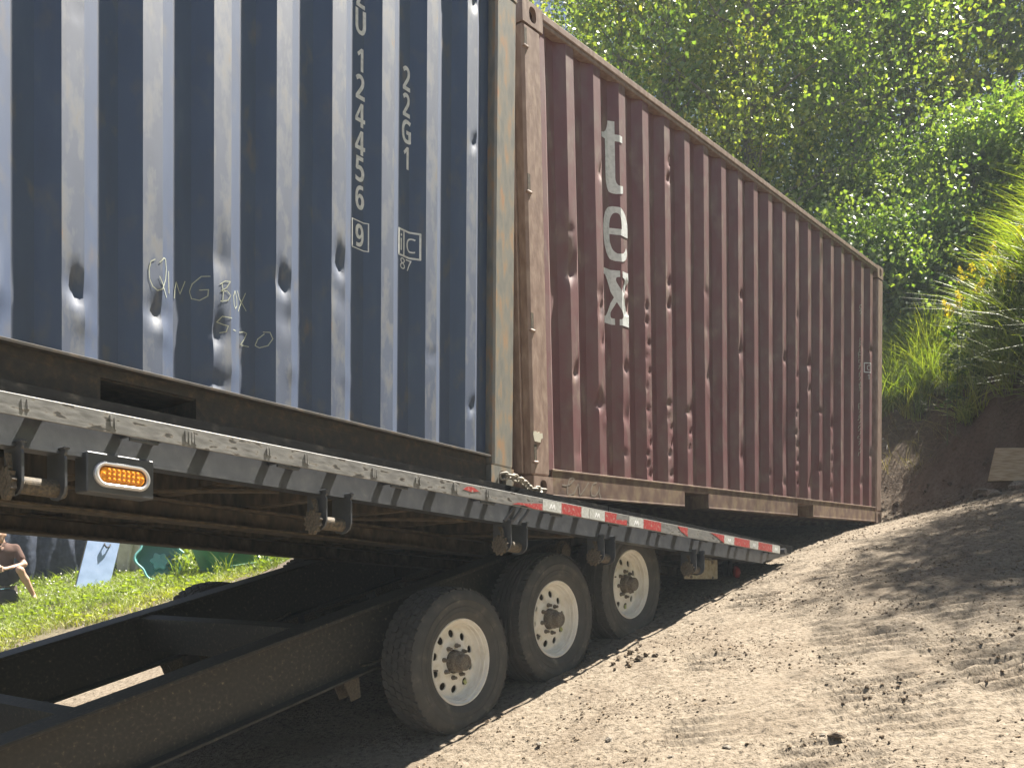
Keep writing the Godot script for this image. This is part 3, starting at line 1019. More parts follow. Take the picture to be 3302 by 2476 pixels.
	for x in [-0.98, -2.14, -3.2]:
		var st := new_st()
		cbox(st, Vector3(x, -0.20, -1.56), Vector3(x + 0.009, -0.012, -0.082))
		cbox(st, Vector3(x + 0.009, -0.022, -1.56), Vector3(x + 0.075, -0.012, -0.082))
		cbox(st, Vector3(x + 0.009, -0.20, -1.56), Vector3(x + 0.075, -0.19, -0.082))
		ch.call("chassis_cross_member", done(st), M.frame_top)
	var pv := new_st()
	tube(pv, PackedVector3Array([Vector3(0.92, -0.07, -0.02), Vector3(0.92, -0.07, 0.10)]), [0.045], 16)
	tube(pv, PackedVector3Array([Vector3(0.92, -0.07, 0.05), Vector3(0.92, -0.07, 0.075)]), [0.065], 16)
	ch.call("hinge_pin", done(pv), M.steel)
	# axles, hangers, leaf springs
	var cs := [Vector2(-0.325, -0.365), Vector2(0.530, -0.383), Vector2(1.385, -0.393)]
	for k in 3:
		var c: Vector2 = cs[k]
		ch.call("axle", rod(Vector3(c.x, c.y, -1.72), Vector3(c.x, c.y, 0.10), 0.045, 14), M.frame)
		for zc in [-0.075, -1.565]:
			var st := new_st()
			for l in 4:
				var half := 0.40 - 0.07 * l
				var path := PackedVector3Array()
				for i in 9:
					var u := -1.0 + 0.25 * i
					path.append(Vector3(c.x + half * u, c.y + 0.055 + 0.012 * l - 0.05 * (1.0 - u * u * half * half / 0.16) + 0.03, zc))
				for i in 8:
					var a := path[i]
					var b := path[i + 1]
					quad(st, a + Vector3(0, 0, -0.032), b + Vector3(0, 0, -0.032), b + Vector3(0, 0, 0.032), a + Vector3(0, 0, 0.032))
					quad(st, a + Vector3(0, 0.009, -0.032), b + Vector3(0, 0.009, -0.032), b + Vector3(0, 0.009, 0.032), a + Vector3(0, 0.009, 0.032))
					quad(st, a + Vector3(0, 0, 0.032), b + Vector3(0, 0, 0.032), b + Vector3(0, 0.009, 0.032), a + Vector3(0, 0.009, 0.032))
			ch.call("leaf_spring", done(st), M.steel)
	for x in [-0.82, 0.06, 0.94, 1.80]:
		for zc in [-0.075, -1.565]:
			for s in [-1, 1]:
				var st := new_st()
				prism(st, PackedVector2Array([Vector2(x - 0.05, -0.3055), Vector2(x + 0.05, -0.3055), Vector2(x + 0.035, -0.415), Vector2(x - 0.025, -0.415)]), zc + s * 0.042 - 0.004, zc + s * 0.042 + 0.004)
				ch.call("spring_hanger", done(st), M.steel)
	rng.seed = 5
	for blocky in [true, false]:
		var proto := make_wheel(blocky)
		for k in 3:
			for far in [false, true]:
				if (k == 0) != blocky:
					continue
				var w: Node3D = proto.duplicate()
				w.name = "wheel"
				t.add_child(w, true)
				var b := Basis(Vector3(0, 0, 1), [0.15, 0.55, -0.35][k])
				if far:
					b = Basis(Vector3(0, 1, 0), PI) * b
				w.transform = CH * Transform3D(b, Vector3(cs[k].x, cs[k].y, -1.80 if far else 0.152))
		proto.free()
	# tail: dusty bolted plate, bracket, tail lamp
	var pl := Node3D.new()
	pl.name = "tail_plate"
	t.add_child(pl, true)
	part("board", bx(Vector3(2.03, -0.335, -0.112), Vector3(2.535, -0.195, -0.100), 0.004), M.plate, pl, Transform3D(Basis(Vector3(0, 0, 1), 0.05), Vector3(-0.01, -0.10, 0)))
	part("bracket", bx(Vector3(2.20, -0.24, -0.14), Vector3(2.47, -0.16, -0.115), 0.003), M.plate, pl)
	for q in [Vector2(2.44, -0.195), Vector2(2.45, -0.305), Vector2(2.12, -0.315)]:
		part("bolt", rod(Vector3(q.x, q.y, -0.101), Vector3(q.x, q.y, -0.090), 0.011, 6), M.hub, pl)
	part("tail_lamp", lathe_mesh([Vector2(0.055, 0.0), Vector2(0.052, 0.02), Vector2(0.035, 0.04), Vector2(0.0, 0.05)], 20, Transform3D(Basis(Vector3(0, 1, 0), 0.6), Vector3(2.98, -0.235, -0.18))), M.red_lens, t)
	part("tail_lamp_arm", bx(Vector3(2.90, -0.26, -0.24), Vector3(2.96, -0.15, -0.19)), M.black, t)


# ---------------------------------------------------------------- containers

# the pressed side sheet: outer flats end at edge + 0.278 k
func sheet_z(x: float, edge: float) -> float:
	var p := fposmod(x - edge, 0.278)
	var zo := -0.013
	var zi := -0.056
	if p < 0.066:
		return lerpf(zo, zi, p / 0.066)
	if p < 0.138:
		return zi
	if p < 0.204:
		return lerpf(zi, zo, (p - 0.138) / 0.066)
	return zo


func dent_z(x: float, y: float, dents: Array) -> float:
	var d := 0.0
	for q in dents:
		var dx: float = (x - q[0]) / q[2]
		var dy: float = (y - q[1]) / q[3]
		if dy < 0.0 and q[2] < 0.1:
			dy *= 1.9                       # knocks end in a crease at their lower edge
		dx += 0.35 * dy * sin(q[0] * 40.0)
		var r := dx * dx + dy * dy
		if q[2] < 0.1:
			r = lerpf(r, pow((absf(dx) + absf(dy)) * 0.8, 2.0), 0.65)
		if r < 7.0:
			d += q[4] * (exp(-r) if q[2] > 0.1 else pow(maxf(0.0, 1.0 - sqrt(r) * 0.55), 1.6) * (1.0 + 0.25 * sin(q[1] * 90.0 + dx * 3.0)))
	return d


func sheet(x0: float, x1: float, y0: float, y1: float, edge: float, dents: Array, rows: int, parent: Node3D, flat_m: Material, ridge_m: Material) -> void:
	var cuts := []
	var k := int(floor((x0 - edge) / 0.278)) - 1
	while edge + 0.278 * k < x1:
		var e := edge + 0.278 * k
		for c in [[e - 0.074, e, 1], [e, e + 0.066, 2], [e + 0.066, e + 0.138, 0], [e + 0.138, e + 0.204, 3]]:
			var a := maxf(c[0], x0)
			var b := minf(c[1], x1)
			if b - a > 1e-4:
				cuts.append([a, b, c[2]])
		k += 1
	var st := [new_st(), new_st()]
	for c in cuts:
		var s: SurfaceTool = st[1] if c[2] == 1 else st[0]
		s.set_smooth_group(c[2])
		var n := 6 if c[2] == 1 else 3
		var cols := []
		for i in n + 1:
			var x := lerpf(c[0], c[1], float(i) / n)
			var xz := clampf(x, c[0] + 1e-5, c[1] - 1e-5)
			var col := PackedVector3Array()
			for j in rows + 1:
				var y := lerpf(y0, y1, float(j) / rows)
				col.append(Vector3(x, y, sheet_z(xz, edge) + dent_z(x, y, dents)))
			cols.append(col)
		for i in n:
			for j in rows:
				quad(s, cols[i][j], cols[i + 1][j], cols[i + 1][j + 1], cols[i][j + 1])
	part("side_sheet", done(st[0], true), flat_m, parent)
	part("side_ridges", done(st[1], true), ridge_m, parent)


# corner casting with its oval hole on the side face; box x0..x1, y0..y1, face at z = 0
func casting(x0: float, x1: float, y0: float, y1: float, m: Material, parent: Node3D, hole := true) -> void:
	var st := new_st()
	var c := Vector2((x0 + x1) / 2.0, (y0 + y1) / 2.0)
	if not hole:
		cbox(st, Vector3(x0, y0, -0.162), Vector3(x1, y1, 0.0), 0.006)
		part("corner_casting", done(st), m, parent)
		return
	var n := 32
	var w := (x1 - x0) / 2.0
	var h := (y1 - y0) / 2.0
	var ring := []
	var edge := []
	for k in n:
		var a := TAU * k / n
		ring.append(Vector2(0.031 * signf(cos(a)) * pow(absf(cos(a)), 0.8), 0.040 * signf(sin(a)) * pow(absf(sin(a)), 0.8)))
		var s := minf(w / maxf(absf(cos(a)), 1e-6), h / maxf(absf(sin(a)), 1e-6))
		edge.append(Vector2(cos(a), sin(a)) * s)
	for k in n:
		var j := (k + 1) % n
		var f := [ring[k] + c, ring[j] + c, edge[j] + c, edge[k] + c]
		quad(st, Vector3(f[0].x, f[0].y, 0), Vector3(f[1].x, f[1].y, 0), Vector3(f[2].x, f[2].y, 0), Vector3(f[3].x, f[3].y, 0))
		quad(st, Vector3(f[0].x, f[0].y, 0), Vector3(f[1].x, f[1].y, 0), Vector3(f[1].x, f[1].y, -0.03), Vector3(f[0].x, f[0].y, -0.03))
	for e in [[Vector3(x0, y0, -0.162), Vector3(x1, y0 + 0.004, -0.0005)], [Vector3(x0, y1 - 0.004, -0.162), Vector3(x1, y1, -0.0005)], [Vector3(x0, y0 + 0.004, -0.162), Vector3(x0 + 0.004, y1 - 0.004, -0.0005)], [Vector3(x1 - 0.004, y0 + 0.004, -0.162), Vector3(x1, y1 - 0.004, -0.0005)], [Vector3(x0 + 0.004, y0 + 0.004, -0.162), Vector3(x1 - 0.004, y1 - 0.004, -0.15)]]:
		cbox(st, e[0], e[1])
	part("corner_casting", done(st), m, parent)


func shell(t: Node3D, m: Material, rail: Material, L := 6.058) -> void:
	# what closes the box away from the near side: far sheet, ends, roof, floor, its bearers
	part("roof", bx(Vector3(0.05, 2.545, -2.40), Vector3(L - 0.05, 2.575, -0.04)), m, t)
	part("far_side", bx(Vector3(0.16, 0.15, -2.42), Vector3(L - 0.16, 2.56, -2.38)), m, t)
	part("floor", bx(Vector3(0.06, 0.152, -2.40), Vector3(L - 0.06, 0.185, -0.06)), rail, t)
	part("far_rail", bx(Vector3(0.178, 0.013, -2.43), Vector3(L - 0.178, 0.15, -2.38)), rail, t)
	for x in [0.0, L - 0.16]:
		part("far_post", bx(Vector3(x, 0.119, -2.438), Vector3(x + 0.16, 2.472, -2.29), 0.01), rail, t)
		for y in [0.0, 2.473]:
			part("far_casting", bx(Vector3(0.0 if x < 1.0 else L - 0.178, y, -2.438), Vector3(0.178 if x < 1.0 else L, y + 0.118, -2.276), 0.005), rail, t)


func make_blue_container() -> void:
	var L := 6.058
	var xf := WB * Transform3D(Basis.IDENTITY, Vector3(-L, 0, 0))
	var t := thing("blue_shipping_container", "dark blue shipping container with white numbers, riding on the tilted black trailer", "container", xf)
	var edge := L - 0.290
	var dents := []
	for d in [[-2.259, 0.372, 0.030, 0.050, -0.030], [-2.225, 0.27, 0.030, 0.05, 0.010], [-1.973, 0.378, 0.036, 0.045, -0.030], [-1.93, 0.30, 0.03, 0.04, 0.010], [-1.737, 0.369, 0.03, 0.06, -0.024], [-1.735, 0.64, 0.05, 0.09, -0.010], [-1.752, 0.19, 0.03, 0.035, -0.024], [-1.66, 0.25, 0.03, 0.06, 0.011], [-1.442, 0.635, 0.032, 0.05, -0.030], [-1.43, 0.50, 0.05, 0.08, -0.008], [-1.38, 0.31, 0.03, 0.06, 0.010], [-1.148, 0.80, 0.026, 0.06, -0.030], [-1.14, 0.66, 0.05, 0.09, -0.006], [-1.10, 0.34, 0.03, 0.05, 0.007], [-0.306, 1.644, 0.022, 0.028, -0.026], [-0.310, 0.373, 0.03, 0.028, -0.026], [-0.313, 2.32, 0.03, 0.05, -0.022], [-2.50, 0.30, 0.03, 0.09, 0.022], [-0.60, 0.56, 0.04, 0.02, -0.007], [-2.25, 1.25, 0.02, 0.012, -0.006], [-1.70, 1.75, 0.02, 0.02, -0.004]]:
		dents.append([d[0] + L, d[1], d[2] * 1.15, d[3] * 1.1, d[4] * 0.72])
	sheet(0.165, L - 0.158, 0.160, 2.535, edge, dents, 84, t, M.blue, M.blue_ridge)
	for x in [0.0, L - 0.160]:
		var st := new_st()
		cbox(st, Vector3(x, 0.1185, -0.150), Vector3(x + 0.160, 2.4725, -0.002), 0.010)
		part("corner_post", done(st), M.blue_post, t)
	casting(L - 0.178, L, 0.0, 0.118, M.blue_post, t)
	casting(0.0, 0.178, 0.0, 0.118, M.blue_post, t)
	casting(L - 0.178, L, 2.473, 2.591, M.blue_post, t)
	casting(0.0, 0.178, 2.473, 2.591, M.blue_post, t)
	part("top_rail", bx(Vector3(0.178, 2.525, -0.07), Vector3(L - 0.178, 2.585, -0.004), 0.006), M.blue_rail, t)
	# bottom rail: a channel open outwards, with fork pockets
	rail_with_pockets(t, M.blue_rail, [[L - 4.245, L - 3.887], [L - 2.171, L - 1.813]], -0.034, L)
	shell(t, M.blue, M.blue_rail)
	part("end_wall", bx(Vector3(0.05, 0.12, -2.29), Vector3(0.09, 2.5, -0.15)), M.blue, t)
	part("end_wall", bx(Vector3(L - 0.09, 0.12, -2.29), Vector3(L - 0.05, 2.5, -0.15)), M.blue, t)
	part("end_sill", bx(Vector3(L - 0.12, 0.005, -2.276), Vector3(L - 0.01, 0.118, -0.163)), M.blue_rail, t)
	part("end_header", bx(Vector3(L - 0.12, 2.47, -2.276), Vector3(L - 0.01, 2.58, -0.163)), M.blue_rail, t)
	# markings
	var f := func(x: float, y: float) -> float: return sheet_z(x, edge) + dent_z(x, y, dents)
	var lx := L - 1.009
	var rows := [["Z", 1.945, 0.10], ["U", 1.831, 0.106], ["1", 1.677, 0.098], ["2", 1.557, 0.106], ["4", 1.441, 0.101], ["4", 1.323, 0.103], ["5", 1.208, 0.108], ["6", 1.090, 0.104], ["9", 0.931, 0.098]]
	for r in rows:
		var st := new_st()
		drape(st, text_tris(r[0], "Droid Sans", r[2], Vector2(lx, r[1]), 0.72, 700), 0.008, f, 0.0016)
		part("number", done(st), M.letter, t)
	for r in [["2", 1.721, 0.109], ["2", 1.604, 0.106], ["G", 1.486, 0.106], ["1", 1.371, 0.101]]:
		var st := new_st()
		drape(st, text_tris(r[0], "Droid Sans", r[2], Vector2(L - 0.731, r[1]), 0.64, 700), 0.008, f, 0.0016)
		part("size_code", done(st), M.letter, t)
	var bs := new_st()
	var b0 := [Vector2(L - 1.050, 0.921), Vector2(L - 0.968, 0.921), Vector2(L - 0.968, 1.040), Vector2(L - 1.050, 1.040), Vector2(L - 1.050, 0.921)]
	drape(bs, stroke_tris(b0, 0.0045), 0.008, f, 0.0016)
	part("number_frame", done(bs), M.letter, t)
	var ic := new_st()
	drape(ic, stroke_tris([Vector2(L - 0.772, 0.978), Vector2(L - 0.665, 0.978), Vector2(L - 0.665, 1.093), Vector2(L - 0.772, 1.093), Vector2(L - 0.772, 0.978)], 0.0085), 0.008, f, 0.0016)
	drape(ic, stroke_tris([Vector2(L - 0.742, 0.978), Vector2(L - 0.742, 1.093)], 0.0075), 0.008, f, 0.0016)
	drape(ic, text_tris("C", "Droid Sans", 0.066, Vector2(L - 0.704, 1.002), 0.9), 0.008, f, 0.0016)
	drape(ic, text_tris("i", "Droid Sans", 0.074, Vector2(L - 0.758, 1.0), 0.8), 0.008, f, 0.0016)
	drape(ic, text_tris("87", "Droid Sans", 0.050, Vector2(L - 0.732, 0.918), 0.95), 0.008, f, 0.0016)
	part("inspection_mark", done(ic), M.letter, t)
	# chalk handwriting
	var chalk := [
		[Vector2(-1.987, 0.560), Vector2(-2.003, 0.548), Vector2(-2.010, 0.520), Vector2(-2.008, 0.486), Vector2(-1.996, 0.464), Vector2(-1.977, 0.456), Vector2(-1.958, 0.466), Vector2(-1.941, 0.506), Vector2(-1.936, 0.543), Vector2(-1.941, 0.576), Vector2(-1.951, 0.577), Vector2(-1.970, 0.554)],
		[Vector2(-1.970, 0.506), Vector2(-1.953, 0.476), Vector2(-1.934, 0.447)],
		[Vector2(-1.922, 0.543), Vector2(-1.921, 0.512), Vector2(-1.919, 0.468)],
		[Vector2(-1.887, 0.464), Vector2(-1.885, 0.496), Vector2(-1.880, 0.524), Vector2(-1.865, 0.484), Vector2(-1.845, 0.535)],
		[Vector2(-1.765, 0.570), Vector2(-1.791, 0.565), Vector2(-1.817, 0.534), Vector2(-1.827, 0.504), Vector2(-1.819, 0.481), Vector2(-1.796, 0.478), Vector2(-1.772, 0.497), Vector2(-1.770, 0.521), Vector2(-1.796, 0.515)],
		[Vector2(-1.720, 0.558), Vector2(-1.714, 0.528), Vector2(-1.717, 0.490)],
		[Vector2(-1.728, 0.551), Vector2(-1.706, 0.569), Vector2(-1.684, 0.573), Vector2(-1.701, 0.545), Vector2(-1.725, 0.527), Vector2(-1.698, 0.535), Vector2(-1.682, 0.523), Vector2(-1.695, 0.501), Vector2(-1.725, 0.490)],
		[Vector2(-1.651, 0.553), Vector2(-1.662, 0.528), Vector2(-1.657, 0.497), Vector2(-1.646, 0.489), Vector2(-1.635, 0.503), Vector2(-1.636, 0.531), Vector2(-1.649, 0.551)],
		[Vector2(-1.632, 0.561), Vector2(-1.584, 0.501)],
		[Vector2(-1.587, 0.567), Vector2(-1.623, 0.488)],
		[Vector2(-1.676, 0.441), Vector2(-1.717, 0.437), Vector2(-1.735, 0.413), Vector2(-1.711, 0.408), Vector2(-1.692, 0.408), Vector2(-1.700, 0.385), Vector2(-1.722, 0.377)],
		[Vector2(-1.662, 0.404), Vector2(-1.645, 0.406)],
		[Vector2(-1.615, 0.412), Vector2(-1.595, 0.419), Vector2(-1.581, 0.416), Vector2(-1.592, 0.392), Vector2(-1.609, 0.366), Vector2(-1.572, 0.368)],
		[Vector2(-1.514, 0.428), Vector2(-1.534, 0.406), Vector2(-1.543, 0.380), Vector2(-1.529, 0.373), Vector2(-1.502, 0.385), Vector2(-1.487, 0.413), Vector2(-1.496, 0.437), Vector2(-1.517, 0.435)],
	]
	for s in chalk:
		var pts := []
		for p in s:
			pts.append(p + Vector2(L, 0))
		var st := new_st()
		drape(st, stroke_tris(pts, 0.0034), 0.006, f, 0.0015)
		part("chalk_letter", done(st), M.chalk, t)


func rail_with_pockets(t: Node3D, m: Material, gaps: Array, web_z: float, L: float) -> void:
	var a := 0.179
	var b := L - 0.179
	var st := new_st()
	cbox(st, Vector3(a, 0.118, web_z - 0.012), Vector3(b, 0.1525, web_z))
	cbox(st, Vector3(a, 0.153, -0.09), Vector3(b, 0.165, -0.001), 0.002)
	var x := a
	var ends := []
	for g in gaps:
		ends.append([x, g[0]])
		x = g[1]
	ends.append([x, b])
	for e in ends:
		cbox(st, Vector3(e[0], 0.0245, web_z - 0.012), Vector3(e[1], 0.1175, web_z))
		cbox(st, Vector3(e[0], 0.0125, -0.09), Vector3(e[1], 0.024, -0.004), 0.002)
	part("bottom_rail", done(st), m, t)
	for g in gaps:
		var s := new_st()
		cbox(s, Vector3(g[0] - 0.006, 0.018, -2.37), Vector3(g[0], 0.118, web_z - 0.013))
		cbox(s, Vector3(g[1], 0.018, -2.37), Vector3(g[1] + 0.006, 0.118, web_z - 0.013))
		cbox(s, Vector3(g[0], 0.112, -2.37), Vector3(g[1], 0.118, web_z - 0.013))
		part("fork_pocket", done(s), m, t)


func make_red_container() -> void:
	var L := 6.058
	var rb := Basis(Vector3(0.9973, 0.0739, -0.0002), Vector3(-0.0739, 0.9972, 0.0150), Vector3(0.0013, -0.0150, 0.9999)).orthonormalized()
	var t := thing("red_shipping_container", "weathered brick-red shipping container with tall white letters, its end resting on the dirt slope", "container", WB * Transform3D(rb, Vector3(0.3186, 0.0232, -0.1082)))
	var edge := 0.482
	var dents := []
	rng.seed = 404
	# crumpled ribs, then knocks along the lower half of the others
	for rib in [[3, 0.10, 1.28], [4, 0.12, 0.80], [5, 0.42, 0.78], [12, 0.15, 0.95], [15, 0.1, 0.7]]:
		var x: float = edge + 0.278 * rib[0] - 0.036
		var y: float = rib[1]
		while y < rib[2]:
			dents.append([x + rng.randf_range(-0.03, 0.025), y, rng.randf_range(0.016, 0.034), rng.randf_range(0.018, 0.032), rng.randf_range(-0.019, -0.007)])
			y += rng.randf_range(0.06, 0.15)
	for k in 21:
		var x := edge + 0.278 * k - 0.036
		for j in rng.randi_range(0, 3):
			dents.append([x + rng.randf_range(-0.03, 0.03), 0.25 + 1.5 * pow(rng.randf(), 1.4), rng.randf_range(0.02, 0.05), rng.randf_range(0.02, 0.09), rng.randf_range(-0.018, -0.005)])
		dents.append([x + 0.03, rng.randf_range(0.3, 1.3), 0.02, 0.05, rng.randf_range(0.0, 0.008)])
	for d in [[0.454, 0.731, 0.03, 0.05, -0.02], [0.703, 0.589, 0.03, 0.06, -0.026], [1.002, 0.836, 0.025, 0.04, -0.02], [0.725, 1.12, 0.03, 0.05, -0.012], [0.40, 1.35, 0.05, 0.16, -0.015], [0.76, 1.93, 0.03, 0.05, -0.02], [1.02, 1.32, 0.03, 0.035, -0.026], [1.02, 1.20, 0.03, 0.04, -0.026], [1.6, 2.25, 0.03, 0.03, -0.022], [1.58, 2.14, 0.03, 0.03, -0.02]]:
		dents.append(d)
	# wide, shallow dishing of whole panels
	for k in 8:
		dents.append([rng.randf_range(0.6, 5.6), rng.randf_range(0.5, 1.9), rng.randf_range(0.15, 0.4), rng.randf_range(0.2, 0.5), rng.randf_range(-0.010, 0.003)])
	sheet(0.158, L - 0.158, 0.160, 2.535, edge, dents, 108, t, M.red, M.red_ridge)
	for x in [0.0, L - 0.160]:
		var st := new_st()
		cbox(st, Vector3(x, 0.1185, -0.150), Vector3(x + 0.160, 2.4725, -0.002), 0.014)
		part("corner_post", done(st), M.red_post, t)
	casting(0.0, 0.178, 0.0, 0.118, M.red_post, t)
	casting(L - 0.178, L, 0.0, 0.118, M.red_post, t)
	casting(0.0, 0.178, 2.473, 2.591, M.red_post, t)
	casting(L - 0.178, L, 2.473, 2.591, M.red_post, t)
	# top rail: upper box with a strip below it
	part("top_rail", bx(Vector3(0.179, 2.545, -0.07), Vector3(L - 0.179, 2.587, -0.0005), 0.006), M.red_post, t)
	part("top_strip", bx(Vector3(0.179, 2.520, -0.06), Vector3(L - 0.179, 2.5445, -0.006), 0.004), M.red_post, t)
	rail_with_pockets(t, M.red_rail, [[1.735, 2.095], [3.768, 4.128]], -0.006, L)
	shell(t, M.red, M.red_rail)
	# bearers under the floor
	var bs := new_st()
	cbox(bs, Vector3(0.0, 0.03, -2.37), Vector3(0.005, 0.150, -0.10))
	cbox(bs, Vector3(0.005, 0.03, -2.37), Vector3(0.045, 0.035, -0.10))
	var bm := done(bs)
	var x2 := 0.42
	while x2 < 5.8:
		if not ((x2 > 1.66 and x2 < 2.11) or (x2 > 3.70 and x2 < 4.14)):
			part("floor_bearer", bm, M.red_rail, t, Transform3D(Basis.IDENTITY, Vector3(x2, 0, 0)))
		x2 += 0.20
	# the near end: doors, frame, lock rods, hinges in the post
	part("end_sill", bx(Vector3(0.0, 0.005, -2.276), Vector3(0.11, 0.118, -0.163)), M.red_rail, t)
	part("end_header", bx(Vector3(0.0, 2.47, -2.276), Vector3(0.11, 2.585, -0.163)), M.red_rail, t)
	for d in 2:
		var z1 := -0.155 - 1.068 * d
		part("door", bx(Vector3(0.055, 0.13, z1 - 1.06), Vector3(0.10, 2.46, z1), 0.004), M.red, t)
		for k in 2:
			part("lock_rod", rod(Vector3(0.035, 0.10, z1 - 0.25 - 0.45 * k), Vector3(0.035, 2.49, z1 - 0.25 - 0.45 * k), 0.017, 10), M.red_post, t)
	part("end_wall", bx(Vector3(L - 0.09, 0.12, -2.29), Vector3(L - 0.05, 2.5, -0.15)), M.red, t)
	part("end_sill", bx(Vector3(L - 0.11, 0.002, -2.276), Vector3(L - 0.005, 0.118, -0.163)), M.red_rail, t)
	part("end_header", bx(Vector3(L - 0.11, 2.47, -2.276), Vector3(L - 0.005, 2.585, -0.163)), M.red_rail, t)
	for y in [2.36, 1.62, 0.90, 0.20]:
		part("hinge_slot", bx(Vector3(0.012, y, -0.06), Vector3(0.034, y + 0.085, -0.0005)), M.dark_hole, t)
		part("hinge_lug", bx(Vector3(0.004, y - 0.016, -0.05), Vector3(0.044, y - 0.002, 0.006), 0.004), M.red_post, t)
	part("hinge_blade", bx(Vector3(-0.022, 0.13, -0.11), Vector3(-0.004, 2.46, -0.06), 0.004), M.red_post, t)
	# pale torn paper seal on the post
	var ps := new_st()
	prism(ps, PackedVector2Array([Vector2(0.012, 0.302), Vector2(0.066, 0.300), Vector2(0.070, 0.318), Vector2(0.088, 0.326), Vector2(0.084, 0.352), Vector2(0.064, 0.348), Vector2(0.056, 0.356), Vector2(0.038, 0.349), Vector2(0.028, 0.358), Vector2(0.004, 0.354), Vector2(0.001, 0.338)]), 0.0, 0.0035)
	part("torn_seal", done(ps), mat(lin(0.55, 0.52, 0.42), 0.9), t)
	# lettering
	var f := func(x: float, y: float) -> float: return sheet_z(x, edge) + dent_z(x, y, dents)
	for r in [["t", 1.869, 0.422, 0.912, 0.72], ["e", 1.473, 0.322, 0.935, 0.74], ["x", 1.092, 0.326, 0.948, 0.72]]:
		var st := new_st()
		drape(st, text_tris(r[0], "Droid Serif", r[2], Vector2(r[3], r[1]), r[4], 700), 0.008, f, 0.002)
		part("letter", done(st), M.letter, t)
	for s in [
		[Vector2(0.276, 0.082), Vector2(0.314, 0.080), Vector2(0.356, 0.092), Vector2(0.396, 0.121), Vector2(0.379, 0.132), Vector2(0.346, 0.118), Vector2(0.328, 0.081), Vector2(0.324, 0.033)],
		[Vector2(0.339, 0.026), Vector2(0.389, 0.040), Vector2(0.434, 0.095), Vector2(0.441, 0.083), Vector2(0.450, 0.030), Vector2(0.506, 0.074), Vector2(0.541, 0.109)],
		[Vector2(0.628, 0.116), Vector2(0.589, 0.103), Vector2(0.565, 0.065), Vector2(0.572, 0.037), Vector2(0.610, 0.034), Vector2(0.649, 0.065), Vector2(0.661, 0.091), Vector2(0.656, 0.061), Vector2(0.670, 0.026)],
	]:
		var st := new_st()
		drape(st, stroke_tris(s, 0.0085), 0.02, func(_x, _y): return -0.006, 0.0012)
		part("chalk_letter", done(st), mat(lin(0.24, 0.20, 0.16), 0.95), t)
	# small print at the far end
	var sp := new_st()
	rng.seed = 9
	drape(sp, stroke_tris([Vector2(5.632, 1.500), Vector2(5.715, 1.500), Vector2(5.715, 1.590), Vector2(5.632, 1.590), Vector2(5.632, 1.500)], 0.010), 0.008, f, 0.0018)
	drape(sp, text_tris("C", "Droid Sans", 0.05, Vector2(5.675, 1.52), 0.9), 0.008, f, 0.0018)
	drape(sp, text_tris("1", "Droid Sans", 0.05, Vector2(5.675, 1.43), 0.9), 0.008, f, 0.0018)
	part("inspection_mark", done(sp), M.letter, t)
	# a column of worn, unreadable characters
	var yy := 2.12
	while yy > 0.62:
		if rng.randf() < 0.82:
			var st := new_st()
			for j in 3:
				var q := Vector2(5.385 + rng.randf_range(0.0, 0.02), yy + 0.03 * j)
				drape(st, stroke_tris([q, q + Vector2(rng.randf_range(-0.008, 0.025), rng.randf_range(0.012, 0.034)), q + Vector2(rng.randf_range(0.0, 0.03), 0.03)], 0.006), 0.008, f, 0.0018)
			part("worn_character", done(st), M.chalk, t)
		yy -= 0.105


func make_chain() -> void:
	var t := thing("chain", "short rusty steel chain tying the corner castings of the two containers together", "chain", WB)
	var p := [Vector3(-0.115, 0.066, 0.010), Vector3(-0.085, 0.072, 0.022), Vector3(-0.04, 0.070, 0.028), Vector3(0.010, 0.067, 0.026), Vector3(0.06, 0.064, 0.010), Vector3(0.11, 0.064, -0.015), Vector3(0.16, 0.064, -0.045), Vector3(0.21, 0.064, -0.075), Vector3(0.255, 0.062, -0.095), Vector3(0.300, 0.062, -0.105), Vector3(0.345, 0.066, -0.102), Vector3(0.405, 0.070, -0.104)]
	var total := 0.0
	for i in p.size() - 1:
		total += p[i].distance_to(p[i + 1])
	var n := 14
	for k in n:
		var s := total * (k + 0.5) / n
		var i := 0
		while i < p.size() - 2 and s > p[i].distance_to(p[i + 1]):
			s -= p[i].distance_to(p[i + 1])
			i += 1
		var d: Vector3 = (p[i + 1] - p[i]).normalized()
		var c: Vector3 = p[i] + d * s
		var up := Vector3.UP if k % 2 == 0 else Vector3(0, 0.25, 1).normalized()
		up = (up - d * up.dot(d)).normalized()
		var path := PackedVector3Array()
		for q in 16:
			var a := TAU * q / 16.0
			var along := 0.012 * signf(cos(a)) + 0.014 * cos(a)
			path.append(c + d * along + up * 0.0165 * sin(a))
		var st := new_st()
		tube(st, path, [0.0062], 8, true)
		part("link", done(st, true), M.chain, t)
	# open hook hanging in the red container's casting
	var hs := new_st()
	tube(hs, PackedVector3Array([Vector3(0.375, 0.075, -0.10), Vector3(0.352, 0.045, -0.088), Vector3(0.345, 0.012, -0.086), Vector3(0.365, -0.004, -0.088)]), [0.009, 0.011, 0.010, 0.006], 8)
	part("hook", done(hs), M.chain, t)


# ---------------------------------------------------------------- stones, board, yard

